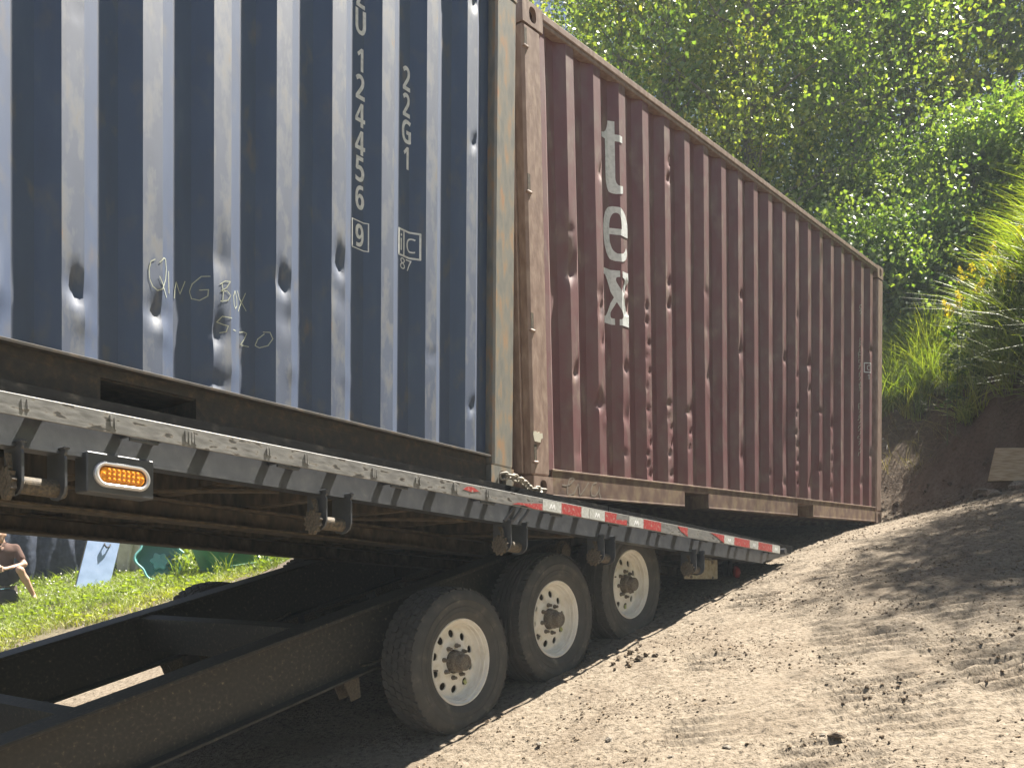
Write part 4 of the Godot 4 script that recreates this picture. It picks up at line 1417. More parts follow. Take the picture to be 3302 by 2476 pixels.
func rock_mesh(sd: int, sz: Vector3, rough := 0.25) -> ArrayMesh:
	var sm := SphereMesh.new()
	sm.radius = 1.0
	sm.height = 2.0
	sm.radial_segments = 12
	sm.rings = 7
	var arr := sm.get_mesh_arrays()
	var v: PackedVector3Array = arr[Mesh.ARRAY_VERTEX]
	var ix: PackedInt32Array = arr[Mesh.ARRAY_INDEX]
	var st := new_st()
	st.set_smooth_group(-1)
	for i in ix:
		var p := v[i]
		var q := p * (1.0 + rough * (nz2.get_noise_3d(p.x * 0.9 + sd * 3.7, p.y * 0.9, p.z * 0.9) * 1.6 + nz2.get_noise_3d(p.x * 2.2, p.y * 2.2 + sd, p.z * 2.2) * 0.7))
		# facets
		for k in 3:
			var n := Vector3(sin(sd * 2.1 + k * 2.4), cos(sd * 1.3 + k * 1.9), sin(sd * 0.7 + k * 4.1)).normalized()
			var d := q.dot(n)
			if d > 0.72:
				q -= n * (d - 0.72) * 0.9
		st.add_vertex(Vector3(q.x * sz.x, (q.y + 0.75) * sz.y, q.z * sz.z))
	return done(st, false)


func upright(x: float, z: float, turn := 0.0, lift := 0.0) -> Transform3D:
	return Transform3D(Basis(Vector3.UP, turn), on_ground(x, z, lift))


func make_bank_things() -> void:
	# plywood board leaning on the foot of the bank
	var foot := at_depth(3186, 1552, 9.5)
	var bxx := Vector3(0.612, 0.02, 0.79).normalized()
	var byy := (Vector3(0.79, 0.0, -0.612) * 0.55 + Vector3.UP * 0.80 + bxx * 0.42).normalized()
	byy = (byy - bxx * 0.0).normalized()
	var bzz := bxx.cross(byy).normalized()
	var b := thing("plywood_board", "weathered tan plywood board leaning against the foot of the earth bank", "board", WB * Transform3D(Basis(bxx, byy, bzz), foot))
	part("face_veneer", bx(Vector3(0.0, 0.0, 0.001), Vector3(0.9, 0.50, 0.010), 0.002), M.ply, b)
	part("core", bx(Vector3(-0.002, -0.002, -0.012), Vector3(0.902, 0.502, 0.0005), 0.002), M.ply_edge, b)
	# stones beside it and on the drive
	var spots := [
		[6.40, 1.20, Vector3(0.10, 0.06, 0.09), "grey stone lying against the foot of the plywood board"],
		[6.55, 0.82, Vector3(0.13, 0.07, 0.10), "rounded brown stone at the corner of the plywood board"],
		[6.28, 0.98, Vector3(0.075, 0.05, 0.06), "pale stone on the dirt before the plywood board"],
	]
	var k := 0
	for s in spots:
		k += 1
		single("stone", rock_mesh(k, s[2]), M.stone, WB * Transform3D(Basis(Vector3(0, 1, 0), k * 1.7), Vector3(s[0], ground_height(s[0], s[1]) - 0.02, s[1])), s[3], "stone", "stones by the plywood board")
	for q in [[2700, 2378, Vector3(0.050, 0.013, 0.022), "flat dark stone sticking up from the tracked dirt"], [2653, 2378, Vector3(0.014, 0.010, 0.012), "small white pebble touching the flat dark stone"], [1962, 2393, Vector3(0.018, 0.014, 0.016), "round pale stone sunk in the dirt below the first wheel"], [2345, 2415, Vector3(0.026, 0.009, 0.018), "thin pale slab of stone lying flat on the dirt"], [1738, 2405, Vector3(0.012, 0.010, 0.022), "white oblong pebble on the dirt near the tyre shadow"], [2165, 2450, Vector3(0.012, 0.012, 0.016), "white upright pebble standing in the tracked dirt"]]:
		k += 1
		var p := sight(q[0], q[1])
		var m: Material = M.stone if k != 4 else M.clod
		single("stone", rock_mesh(k, q[2]), m, WB * Transform3D(Basis(Vector3(0, 1, 0), k * 1.1), p + Vector3(0, 0.0, 0)), q[3], "stone", "stones on the drive")


func rounded_tub(st: SurfaceTool, lx: float, lz: float, h: float, taper: float, corner: float, wall := 0.012) -> void:
	# open tub with rounded corners, mouth up
	var n := 40
	var rings := []
	for r in [[0.0, 0.86], [0.02, 0.94], [0.06, 0.985], [1.0, 1.0], [1.0, 1.035], [0.97, 1.035], [0.97, 1.0 - wall], [0.06, 0.97 - wall], [0.02, 0.9]]:
		var ring := PackedVector3Array()
		var k: float = lerpf(1.0 - taper, 1.0, r[0]) * r[1]
		for i in n:
			var a := TAU * i / n
			var c := signf(cos(a)) * pow(absf(cos(a)), corner)
			var s := signf(sin(a)) * pow(absf(sin(a)), corner)
			ring.append(Vector3(c * lx * k, r[0] * h, s * lz * k))
		rings.append(ring)
	for j in rings.size() - 1:
		st.set_smooth_group(0 if j < 3 else 1 + j % 2)
		for i in n:
			var i2 := (i + 1) % n
			quad(st, rings[j][i], rings[j + 1][i], rings[j + 1][i2], rings[j][i2])
	for e in [0, rings.size() - 1]:
		st.set_smooth_group(5)
		for i in range(1, n - 1):
			tri(st, rings[e][0], rings[e][i], rings[e][i + 1])


func make_yard_things() -> void:
	var face := atan2(CAM.x - 3.6, CAM.z + 11.7)      # turn that faces the camera
	# pale blue-white door panel leaning back
	var p := sight(292, 1898)
	var t := thing("leaning_panel", "pale bluish-white panel with a mossy edge and black handle, leaning in the grass", "panel", Transform3D(Basis(Vector3.UP, face + 0.25) * Basis(Vector3(1, 0, 0), -0.18) * Basis(Vector3(0, 0, 1), -0.35), WB * p + Vector3(0, -0.04, 0)))
	part("face", bx(Vector3(-0.22, 0.0, 0.0), Vector3(0.22, 0.95, 0.012), 0.004), M.white_panel, t)
	part("core", bx(Vector3(-0.217, 0.003, -0.09), Vector3(0.223, 0.947, -0.001), 0.01), M.moss_edge, t)
	var hs := new_st()
	tube(hs, PackedVector3Array([Vector3(0.02, 0.76, 0.012), Vector3(0.01, 0.73, 0.04), Vector3(0.05, 0.695, 0.05), Vector3(0.085, 0.72, 0.04), Vector3(0.10, 0.77, 0.012)]), [0.010, 0.013, 0.014, 0.012, 0.009], 8)
	part("handle", done(hs, true), M.bag, t)
	# cream tub on its side behind
	p = sight(455, 1845)
	t = thing("cream_tub", "large cream plastic tub tipped against the fence row beside the teal basin", "tub", Transform3D(Basis(Vector3.UP, face - 0.2) * Basis(Vector3(0, 0, 1), -0.24) * Basis(Vector3(1, 0, 0), 0.12), WB * p + Vector3(-0.05, -0.02, -0.05)))
	var st := new_st()
	rounded_tub(st, 0.40, 0.30, 0.75, 0.22, 0.45)
	part("shell", done(st, true), M.cream, t)
	for k in 3:
		var rs := new_st()
		cbox(rs, Vector3(-0.14 + 0.13 * k, 0.06, 0.24), Vector3(-0.085 + 0.13 * k, 0.70, 0.29), 0.012, Transform3D(Basis(Vector3(1, 0, 0), 0.07), Vector3(0, 0, 0.0)))
		part("rib", done(rs), M.cream, t)
	# teal scalloped basin standing on its rim, open side to the camera
	p = sight(522, 1868)
	t = thing("scalloped_basin", "teal plastic basin with a wavy rim, standing on edge in the weeds", "basin", Transform3D(Basis(Vector3.UP, face + 0.05) * Basis(Vector3(1, 0, 0), -0.30), WB * p + Vector3(0, 0.30, 0)))
	var n := 96
	var prof := [[0.235, -0.16], [0.27, -0.14], [0.300, -0.02], [0.318, 0.0]]
	var inside := new_st()
	for j in prof.size() - 1:
		for i in n:
			var q := []
			for e in [[j, i], [j + 1, i], [j + 1, i + 1], [j, i + 1]]:
				var a: float = TAU * e[1] / n
				var wob: float = 1.0 + (0.085 * cos(6.0 * a)) * (0.35 + 0.65 * float(e[0]) / 3.0)
				q.append(Vector3(cos(a) * prof[e[0]][0] * wob, sin(a) * prof[e[0]][0] * wob, prof[e[0]][1]))
			quad(inside, q[0], q[1], q[2], q[3])
	for i in n:
		var q := []
		for e in [i, i + 1]:
			var a: float = TAU * e / n
			var wob := 1.0 + 0.085 * cos(6.0 * a) * 0.35
			q.append(Vector3(cos(a) * 0.235 * wob, sin(a) * 0.235 * wob, -0.16))
		tri(inside, q[0], q[1], Vector3(0, 0, -0.165))
	part("bowl", done(inside, true), M.teal, t)
	var rim := PackedVector3Array()
	for i in n:
		var a := TAU * i / n
		var wob := 1.0 + 0.085 * cos(6.0 * a)
		rim.append(Vector3(cos(a) * 0.322 * wob, sin(a) * 0.322 * wob, 0.0))
	var rs2 := new_st()
	tube(rs2, rim, [0.017], 8, true)
	part("rim", done(rs2, true), M.teal_rim, t)
	var star := new_st()
	var sp := PackedVector2Array()
	for i in 60:
		var a := TAU * i / 60.0
		sp.append(Vector2(cos(a), sin(a)) * 0.115 * (1.0 + 0.16 * cos(6.0 * a + 0.6)))
	prism(star, sp, -0.164, -0.115)
	var boss := part("raised_star", done(star), M.teal_rim, t)
	var ln := new_st()
	for i in 6:
		var a := TAU * i / 6.0 + 0.1
		tube(ln, PackedVector3Array([Vector3(cos(a) * 0.03, sin(a) * 0.03, -0.113), Vector3(cos(a + 0.15) * 0.07, sin(a + 0.15) * 0.07, -0.113), Vector3(cos(a) * 0.105, sin(a) * 0.105, -0.113)]), [0.005], 5)
	part("raised_line", done(ln), M.teal_rim, boss)
	# thin pale post, grey rail, green tub
	p = sight(578, 1853)
	single("wooden_stake", rod(Vector3(0, -0.1, 0), Vector3(-0.05, 0.75, -0.02), 0.022, 8), M.pale_wood, Transform3D(Basis(Vector3.UP, face), WB * p), "thin pale wooden stake standing between the teal basin and the weeds", "stake")
	p = sight(655, 1840)
	single("metal_pole", rod(Vector3(0, -0.05, 0), Vector3(0.13, 0.62, -0.1), 0.018, 8), M.galv, Transform3D(Basis(Vector3.UP, face), WB * p), "grey metal pole leaning beside the green plastic tub", "pole")
	p = sight(775, 1838)
	t = thing("green_tub", "long green plastic tub lying in the shaded grass", "tub", Transform3D(Basis(Vector3.UP, face + 0.35) * Basis(Vector3(0, 0, 1), 0.10), WB * p + Vector3(0.0, -0.03, -0.1)))
	st = new_st()
	rounded_tub(st, 0.56, 0.30, 0.50, 0.16, 0.55)
	part("shell", done(st, true), M.green_plastic, t)
	st = new_st()
	var lip := PackedVector3Array()
	for i in 48:
		var a := TAU * i / 48.0
		lip.append(Vector3(signf(cos(a)) * pow(absf(cos(a)), 0.55) * 0.512, 0.11, signf(sin(a)) * pow(absf(sin(a)), 0.55) * 0.274))
	tube(st, lip, [0.006], 6, true)
	part("moulded_line", done(st, true), M.green_plastic, t)
	# dark tarpaulin heap, leaning post, grey crate behind the seated person
	p = sight(215, 1880)
	t = thing("tarpaulin_heap", "dark blue-black tarpaulin draped over a heap behind the seated person", "tarpaulin", Transform3D(Basis(Vector3.UP, face), WB * p + Vector3(-0.05, -0.1, -0.75)))
	st = new_st()
	var g := []
	for j in 21:
		var row := []
		for i in 41:
			var u := -1.0 + 0.05 * i
			var w := float(j) / 20.0
			var h := 1.65 * sin(w * PI * 0.5) * (1.0 - 0.25 * u * u) + 0.08 * nz.get_noise_2d(u * 2.0, w * 2.0)
			var out := 0.75 * cos(w * PI * 0.5) + 0.09 * sin(u * 21.0 + 3.0 * nz2.get_noise_2d(u * 2.0, w)) * (1.0 - w * 0.7) + 0.10 * nz.get_noise_2d(u * 3.0 + 5.0, w * 3.0)
			row.append(Vector3(u * 1.25, h, out - 0.4))
		g.append(row)
	for j in 20:
		for i in 40:
			quad(st, g[j][i], g[j][i + 1], g[j + 1][i + 1], g[j + 1][i])
	part("sheet", done(st, true), M.tarp, t)
	p = sight(172, 1872)
	single("leaning_beam", bx(Vector3(-0.07, -0.1, -0.05), Vector3(0.07, 1.25, 0.05), 0.01), M.old_wood, Transform3D(Basis(Vector3.UP, face) * Basis(Vector3(0, 0, 1), 0.33), WB * p + Vector3(0.05, 0, 0.05)), "dark old timber beam leaning on the tarpaulin heap", "beam")
	p = sight(128, 1885)
	t = thing("grey_crate", "grey ribbed plastic crate standing behind the seated person", "crate", Transform3D(Basis(Vector3.UP, face + 0.15), WB * p + Vector3(0, -0.03, -0.05)))
	part("box", bx(Vector3(-0.11, 0.0, -0.1), Vector3(0.11, 0.27, 0.1), 0.015), M.grey_plastic, t)
	for k in 4:
		part("rib", bx(Vector3(-0.116, 0.04 + 0.06 * k, -0.106), Vector3(0.116, 0.055 + 0.06 * k, 0.106), 0.004), M.grey_plastic, t)


# ---------------------------------------------------------------- the seated person

func capsule_d(p: Vector3, b: Array) -> float:
	var a: Vector3 = b[0]
	var c: Vector3 = b[1]
	var ab := c - a
	var t := clampf((p - a).dot(ab) / maxf(ab.length_squared(), 1e-9), 0.0, 1.0)
	return (p - a - ab * t).length() - lerpf(b[2], b[3], t)


func field(p: Vector3, bones: Array, k: float) -> float:
	var d := 1e3
	for b in bones:
		var e := capsule_d(p, b)
		var h := clampf(0.5 + 0.5 * (d - e) / k, 0.0, 1.0)
		d = lerpf(d, e, h) - k * h * (1.0 - h)
	return d


# surface nets of the blended capsules
func nets(st: SurfaceTool, bones: Array, cell: float, k: float, keep = null) -> void:
	var lo := Vector3(1e9, 1e9, 1e9)
	var hi := -lo
	for b in bones:
		for e in [[b[0], b[2]], [b[1], b[3]]]:
			var r: float = e[1] + 2.5 * cell + k * 0.5
			lo = lo.min(e[0] - Vector3(r, r, r))
			hi = hi.max(e[0] + Vector3(r, r, r))
	var n := Vector3i(((hi - lo) / cell).ceil()) + Vector3i.ONE
	var f := PackedFloat32Array()
	f.resize(n.x * n.y * n.z)
	for z in n.z:
		for y in n.y:
			for x in n.x:
				f[(z * n.y + y) * n.x + x] = field(lo + Vector3(x, y, z) * cell, bones, k)
	var verts := {}
	var dx := 1
	var dy := n.x
	var dz := n.x * n.y
	for z in n.z - 1:
		for y in n.y - 1:
			for x in n.x - 1:
				var i := (z * n.y + y) * n.x + x
				var c := [f[i], f[i + dx], f[i + dy], f[i + dx + dy], f[i + dz], f[i + dx + dz], f[i + dy + dz], f[i + dx + dy + dz]]
				var neg := 0
				for q in c:
					if q < 0.0:
						neg += 1
				if neg == 0 or neg == 8:
					continue
				var sum := Vector3.ZERO
				var m := 0
				for e in [[0, 1], [2, 3], [4, 5], [6, 7], [0, 2], [1, 3], [4, 6], [5, 7], [0, 4], [1, 5], [2, 6], [3, 7]]:
					var fa: float = c[e[0]]
					var fb: float = c[e[1]]
					if (fa < 0.0) != (fb < 0.0):
						var t := fa / (fa - fb)
						var pa := Vector3(e[0] & 1, (e[0] >> 1) & 1, (e[0] >> 2) & 1)
						var pb := Vector3(e[1] & 1, (e[1] >> 1) & 1, (e[1] >> 2) & 1)
						sum += pa.lerp(pb, t)
						m += 1
				verts[i] = lo + (Vector3(x, y, z) + sum / m) * cell
	st.set_smooth_group(0)
	for z in range(1, n.z - 1):
		for y in range(1, n.y - 1):
			for x in range(1, n.x - 1):
				var i := (z * n.y + y) * n.x + x
				var s := f[i] < 0.0
				for e in [[dx, dy, dz], [dy, dz, dx], [dz, dx, dy]]:
					if s == (f[i + e[0]] < 0.0):
						continue
					var q := [i - e[1] - e[2], i - e[2], i, i - e[1]]
					if not (verts.has(q[0]) and verts.has(q[1]) and verts.has(q[2]) and verts.has(q[3])):
						continue
					var a: Vector3 = verts[q[0]]
					var b: Vector3 = verts[q[1]]
					var c2: Vector3 = verts[q[2]]
					var d: Vector3 = verts[q[3]]
					if keep != null and not keep.call((a + c2) / 2.0):
						continue
					if s:
						quad(st, a, d, c2, b)
					else:
						quad(st, a, b, c2, d)


func make_person() -> void:
	# local axes: x to the picture's right, y up, z towards the camera; the bare foot stands at the origin
	var p := sight(112, 1936)
	var face := atan2(CAM.x - p.x, CAM.z - p.z)
	var xf := Transform3D(Basis(Vector3.UP, face).scaled(Vector3(0.87, 0.87, 0.87)), WB * p)
	var t := thing("person", "person in a brown polo shirt and dark shorts, sitting with a drink can in hand", "person", xf)
	var V := func(x: float, y: float, z: float) -> Vector3: return Vector3(x, y, z)
	var hipL: Vector3 = V.call(-0.30, 0.40, -0.02)
	var hipR: Vector3 = V.call(-0.52, 0.40, -0.02)
	var kneeL: Vector3 = V.call(-0.175, 0.49, 0.36)
	var kneeR: Vector3 = V.call(-0.66, 0.50, 0.34)
	var ankL: Vector3 = V.call(-0.015, 0.085, 0.20)
	var ankR: Vector3 = V.call(-0.68, 0.085, 0.24)
	var shL: Vector3 = V.call(-0.215, 0.845, 0.05)
	var shR: Vector3 = V.call(-0.585, 0.845, 0.05)
	var elL: Vector3 = V.call(-0.110, 0.585, 0.14)
	var elR: Vector3 = V.call(-0.70, 0.60, 0.16)
	var wrL: Vector3 = V.call(-0.345, 0.525, 0.34)
	var wrR: Vector3 = V.call(-0.60, 0.52, 0.36)
	var neck: Vector3 = V.call(-0.40, 0.925, 0.07)
	var head: Vector3 = V.call(-0.415, 1.075, 0.115)
	var torso := [[V.call(-0.41, 0.42, -0.02), V.call(-0.405, 0.62, 0.0), 0.135, 0.130], [V.call(-0.405, 0.62, 0.0), V.call(-0.40, 0.80, 0.04), 0.130, 0.135], [V.call(-0.30, 0.79, 0.045), V.call(-0.50, 0.79, 0.045), 0.100, 0.100], [V.call(-0.30, 0.86, 0.04), V.call(-0.50, 0.86, 0.04), 0.050, 0.050]]
	var bones := torso.duplicate()
	bones.append_array([
		[shL, elL, 0.056, 0.041], [elL, wrL, 0.042, 0.028], [shR, elR, 0.056, 0.041], [elR, wrR, 0.042, 0.028],
		[hipL, kneeL, 0.088, 0.060], [hipR, kneeR, 0.088, 0.060],
		[kneeL, kneeL.lerp(ankL, 0.35), 0.056, 0.057], [kneeL.lerp(ankL, 0.35), ankL, 0.057, 0.034], [kneeR, kneeR.lerp(ankR, 0.35), 0.056, 0.057], [kneeR.lerp(ankR, 0.35), ankR, 0.057, 0.034],
		[ankL + Vector3(0, -0.03, -0.03), ankL + Vector3(0.03, -0.06, 0.15), 0.036, 0.026], [ankR + Vector3(0, -0.03, -0.03), ankR + Vector3(-0.03, -0.06, 0.15), 0.036, 0.026],
		[neck, head + Vector3(0, -0.06, -0.02), 0.056, 0.054],
		[head, head + Vector3(0, 0.035, -0.02), 0.082, 0.085], [head + Vector3(0, -0.02, 0.03), head + Vector3(0, -0.085, 0.055), 0.062, 0.036],
		[head + Vector3(0, 0.02, 0.085), head + Vector3(0, -0.018, 0.112), 0.012, 0.017], [head + Vector3(-0.083, 0.0, 0.0), head + Vector3(-0.088, -0.03, 0.005), 0.012, 0.010], [head + Vector3(0.083, 0.0, 0.0), head + Vector3(0.088, -0.03, 0.005), 0.012, 0.010],
	])
	var st := new_st()
	nets(st, bones, 0.02, 0.03)
	# hands: a palm and five fingers closed round the can / on the knee
	var can_at: Vector3 = V.call(-0.455, 0.515, 0.415)
	var hand := func(w: Vector3, side: float) -> Array:
		var o := [[w, can_at + Vector3(0.052 * side, 0.0, 0.0) if side > 0.0 else w + Vector3(0.05, -0.02, 0.05), 0.026, 0.030]]
		for k in 4:
			var y := 0.030 - 0.021 * k
			var ln: float = [1.0, 1.12, 1.05, 0.85][k]
			if side > 0.0:
				var a := can_at + Vector3(0.052, y, 0.005)
				var b := can_at + Vector3(0.034, y - 0.002, 0.036)
				var c := can_at + Vector3(0.034 - 0.040 * ln, y - 0.005, 0.042)
				var d := can_at + Vector3(0.030 - 0.062 * ln, y - 0.006, 0.030)
				o.append_array([[a, b, 0.0105, 0.0100], [b, c, 0.0100, 0.0090], [c, d, 0.0090, 0.0075]])
			else:
				var a := w + Vector3(0.05 - 0.02 * k + 0.03, -0.02, 0.05)
				o.append_array([[a, a + Vector3(0.01, -0.01, 0.035 * ln), 0.0105, 0.0095], [a + Vector3(0.01, -0.01, 0.035 * ln), a + Vector3(0.012, -0.04, 0.05 * ln), 0.0095, 0.0075]])
		if side > 0.0:
			o.append_array([[can_at + Vector3(0.050, 0.020, -0.010), can_at + Vector3(0.030, 0.040, -0.030), 0.012, 0.011], [can_at + Vector3(0.030, 0.040, -0.030), can_at + Vector3(-0.008, 0.045, -0.040), 0.011, 0.009]])
		else:
			o.append_array([[w + Vector3(0.03, -0.01, 0.02), w + Vector3(0.085, 0.0, 0.035), 0.012, 0.009]])
		return o
	nets(st, hand.call(wrL, 1.0), 0.006, 0.008)
	nets(st, hand.call(wrR, -1.0), 0.007, 0.008)
	part("body", done(st, true), M.skin, t)
	# shirt
	var sh := []
	for b in torso:
		sh.append([b[0], b[1], b[2] + 0.014, b[3] + 0.014])
	sh.append_array([[shL, shL.lerp(elL, 0.62), 0.074, 0.066], [shR, shR.lerp(elR, 0.62), 0.074, 0.066], [neck + Vector3(0, -0.03, 0), neck + Vector3(0, -0.005, 0.0), 0.075, 0.068]])
	st = new_st()
	nets(st, sh, 0.02, 0.03, func(q: Vector3) -> bool: return q.y > 0.40 and not (q.distance_to(neck + Vector3(0, 0.045, 0.02)) < 0.075) and not (absf(q.x + 0.40) < (q.y - 0.80) * 0.42 and q.z > 0.10 and q.y > 0.80))
	var shirt := part("shirt", done(st, true), M.shirt, t)
	st = new_st()
	for s in [-1.0, 1.0]:
		prism(st, PackedVector2Array([Vector2(0.0, 0.0), Vector2(0.055 * s, 0.055), Vector2(0.085 * s, 0.035), Vector2(0.055 * s, -0.020)]), 0.0, 0.006, Transform3D(Basis(Vector3(0, 1, 0), 0.5 * s) * Basis(Vector3(1, 0, 0), -0.35), Vector3(-0.40, 0.895, 0.155)))
	part("collar", done(st), M.shirt, shirt)
	# shorts
	st = new_st()
	nets(st, [[V.call(-0.41, 0.40, -0.02), V.call(-0.41, 0.47, -0.01), 0.155, 0.150], [hipL, hipL.lerp(kneeL, 0.86), 0.108, 0.084], [hipR, hipR.lerp(kneeR, 0.86), 0.108, 0.084]], 0.02, 0.03, func(q: Vector3) -> bool: return q.y < 0.56 or q.z > 0.12)
	part("shorts", done(st, true), M.shorts, t)
	# hair, beard shadow, mouth, eyes
	st = new_st()
	nets(st, [[head + Vector3(0, 0.045, -0.030), head + Vector3(0, 0.03, -0.04), 0.094, 0.092], [head + Vector3(0, 0.085, 0.045), head + Vector3(0, 0.09, 0.0), 0.045, 0.05]], 0.014, 0.02)
	part("hair", done(st, true), M.hair, t)
	part("mouth", bx(Vector3(-0.024, -0.003, 0.0), Vector3(0.024, 0.004, 0.008), 0.002), M.lip, t, Transform3D(Basis.IDENTITY, head + Vector3(0, -0.062, 0.083)))
	for s in [-1.0, 1.0]:
		part("eye", bx(Vector3(-0.011, -0.004, 0.0), Vector3(0.011, 0.004, 0.006), 0.002), M.hair, t, Transform3D(Basis.IDENTITY, head + Vector3(0.032 * s, 0.018, 0.074)))
	# the can, the seat and a bag
	var can := thing("drink_can", "pale drink can held in the seated person's hand", "can", xf * Transform3D(Basis(Vector3(0, 0, 1), 0.08), can_at + Vector3(0, -0.055, 0)))
	part("wall", lathe_mesh([Vector2(0.0, 0.0), Vector2(0.026, 0.0), Vector2(0.033, 0.008), Vector2(0.033, 0.108), Vector2(0.027, 0.120)], 24, Transform3D(Basis(Vector3(1, 0, 0), Vector3(0, 0, -1), Vector3(0, 1, 0)), Vector3.ZERO)), M.can, can)
	part("lid", lathe_mesh([Vector2(0.027, 0.120), Vector2(0.026, 0.122), Vector2(0.023, 0.118), Vector2(0.0, 0.118)], 24, Transform3D(Basis(Vector3(1, 0, 0), Vector3(0, 0, -1), Vector3(0, 1, 0)), Vector3.ZERO)), mat(lin(0.05, 0.05, 0.07), 0.3, 0.5), can)
	var seat := thing("log_seat", "dark sawn log the person in the brown shirt sits on", "log", xf * Transform3D(Basis.IDENTITY, Vector3(-0.42, -0.05, -0.08)))
	part("bark", lathe_mesh([Vector2(0.20, 0.0), Vector2(0.185, 0.08), Vector2(0.18, 0.30)], 20, Transform3D(Basis(Vector3(1, 0, 0), Vector3(0, 0, -1), Vector3(0, 1, 0)), Vector3.ZERO)), M.old_wood, seat)
	part("sawn_top", lathe_mesh([Vector2(0.18, 0.30), Vector2(0.175, 0.304), Vector2(0.0, 0.304)], 20, Transform3D(Basis(Vector3(1, 0, 0), Vector3(0, 0, -1), Vector3(0, 1, 0)), Vector3.ZERO)), M.pale_wood, seat)
	var bag := thing("dark_bag", "small dark bag with a teal flap lying between the person's feet", "bag", xf * Transform3D(Basis(Vector3.UP, 0.3), Vector3(-0.40, -0.02, 0.34)))
	st = new_st()
	nets(st, [[V.call(-0.12, 0.07, 0.0), V.call(0.12, 0.07, 0.0), 0.075, 0.07], [V.call(-0.08, 0.17, -0.01), V.call(0.09, 0.16, 0.0), 0.07, 0.06]], 0.02, 0.04)
	part("body", done(st, true), M.bag, bag)
	part("flap", bx(Vector3(-0.06, 0.225, -0.02), Vector3(0.08, 0.235, 0.06), 0.004), mat(lin(0.03, 0.16, 0.20), 0.6), bag, Transform3D(Basis(Vector3(0, 0, 1), 0.12), Vector3.ZERO))


# ---------------------------------------------------------------- plants

var sprays := []


# leaves spread round a twig; each leaf is two faces folded at its rib
func spray_mesh(sd: int, leaves: int, reach: float, leaf: float, base: Color, tip: Color, hang: float) -> ArrayMesh:
	var r := RandomNumberGenerator.new()
	r.seed = sd
	var v := PackedVector3Array()
	var c := PackedColorArray()
	var ix := PackedInt32Array()
	for i in leaves:
		var d := Vector3(r.randfn(), r.randfn() * 0.8, r.randfn()).normalized() * reach * pow(r.randf(), 0.5)
		var along := Vector3(r.randfn(), r.randfn() - hang, r.randfn()).normalized()
		var across := along.cross(Vector3(r.randfn(), r.randfn(), r.randfn())).normalized()
		var nrm := along.cross(across)
		var l := leaf * r.randf_range(0.65, 1.25)
		var w := l * r.randf_range(0.32, 0.42)
		var col := base.lerp(tip, r.randf()) * r.randf_range(0.75, 1.2)
		col.a = 1.0
		var n := v.size()
		v.append_array([d, d + along * l * 0.45 + across * w + nrm * w * 0.25, d + along * l, d + along * l * 0.45 - across * w + nrm * w * 0.25])
		for k in 4:
			c.append(col)
		ix.append_array([n, n + 1, n + 2, n, n + 2, n + 3])
	var arr := []
	arr.resize(Mesh.ARRAY_MAX)
	arr[Mesh.ARRAY_VERTEX] = v
	arr[Mesh.ARRAY_COLOR] = c
	arr[Mesh.ARRAY_INDEX] = ix
	var m := ArrayMesh.new()
	m.add_surface_from_arrays(Mesh.PRIMITIVE_TRIANGLES, arr)
	return m


func blades_mesh(sd: int, blades: int, spread: float, h0: float, h1: float, w: float, bend: float, lo: Color, hi: Color) -> ArrayMesh:
	var r := RandomNumberGenerator.new()
	r.seed = sd
	var v := PackedVector3Array()
	var c := PackedColorArray()
	var ix := PackedInt32Array()
	for i in blades:
		var a := r.randf() * TAU
		var root := Vector3(cos(a), 0, sin(a)) * spread * sqrt(r.randf())
		var h := r.randf_range(h0, h1)
		var b := r.randf() * TAU
		var lean := Vector3(cos(b), 0, sin(b)) * bend * r.randf_range(0.3, 1.2) * h
		var side := Vector3(-sin(b), 0, cos(b)).rotated(Vector3.UP, r.randf_range(-1.2, 1.2)) * w * r.randf_range(0.7, 1.3)
		var col := lo.lerp(hi, r.randf()) * r.randf_range(0.8, 1.2)
		col.a = 1.0
		var n := v.size()
		var segs := 4
		for k in segs + 1:
			var t := float(k) / segs
			var p := root + Vector3.UP * h * (t - 0.32 * bend * t * t) + lean * t * t
			var ww := (1.0 - t * t) * 0.5 + 0.02
			v.append_array([p - side * ww, p + side * ww])
			c.append_array([col, col])
			if k < segs:
				var q := n + 2 * k
				ix.append_array([q, q + 1, q + 3, q, q + 3, q + 2])
	var arr := []
	arr.resize(Mesh.ARRAY_MAX)
	arr[Mesh.ARRAY_VERTEX] = v
	arr[Mesh.ARRAY_COLOR] = c
	arr[Mesh.ARRAY_INDEX] = ix
	var m := ArrayMesh.new()
	m.add_surface_from_arrays(Mesh.PRIMITIVE_TRIANGLES, arr)
	return m


func many(called: String, mesh: Mesh, m: Material, parent: Node3D, at: Array, cols: Array) -> MultiMeshInstance3D:
	var mm := MultiMesh.new()
	mm.transform_format = MultiMesh.TRANSFORM_3D
	mm.use_colors = true
	mm.mesh = mesh
	mm.instance_count = at.size()
	for i in at.size():
		mm.set_instance_transform(i, at[i])
		mm.set_instance_color(i, cols[i])
	var o := MultiMeshInstance3D.new()
	o.name = called
	o.multimesh = mm
	o.material_override = m
	parent.add_child(o, true)
	return o


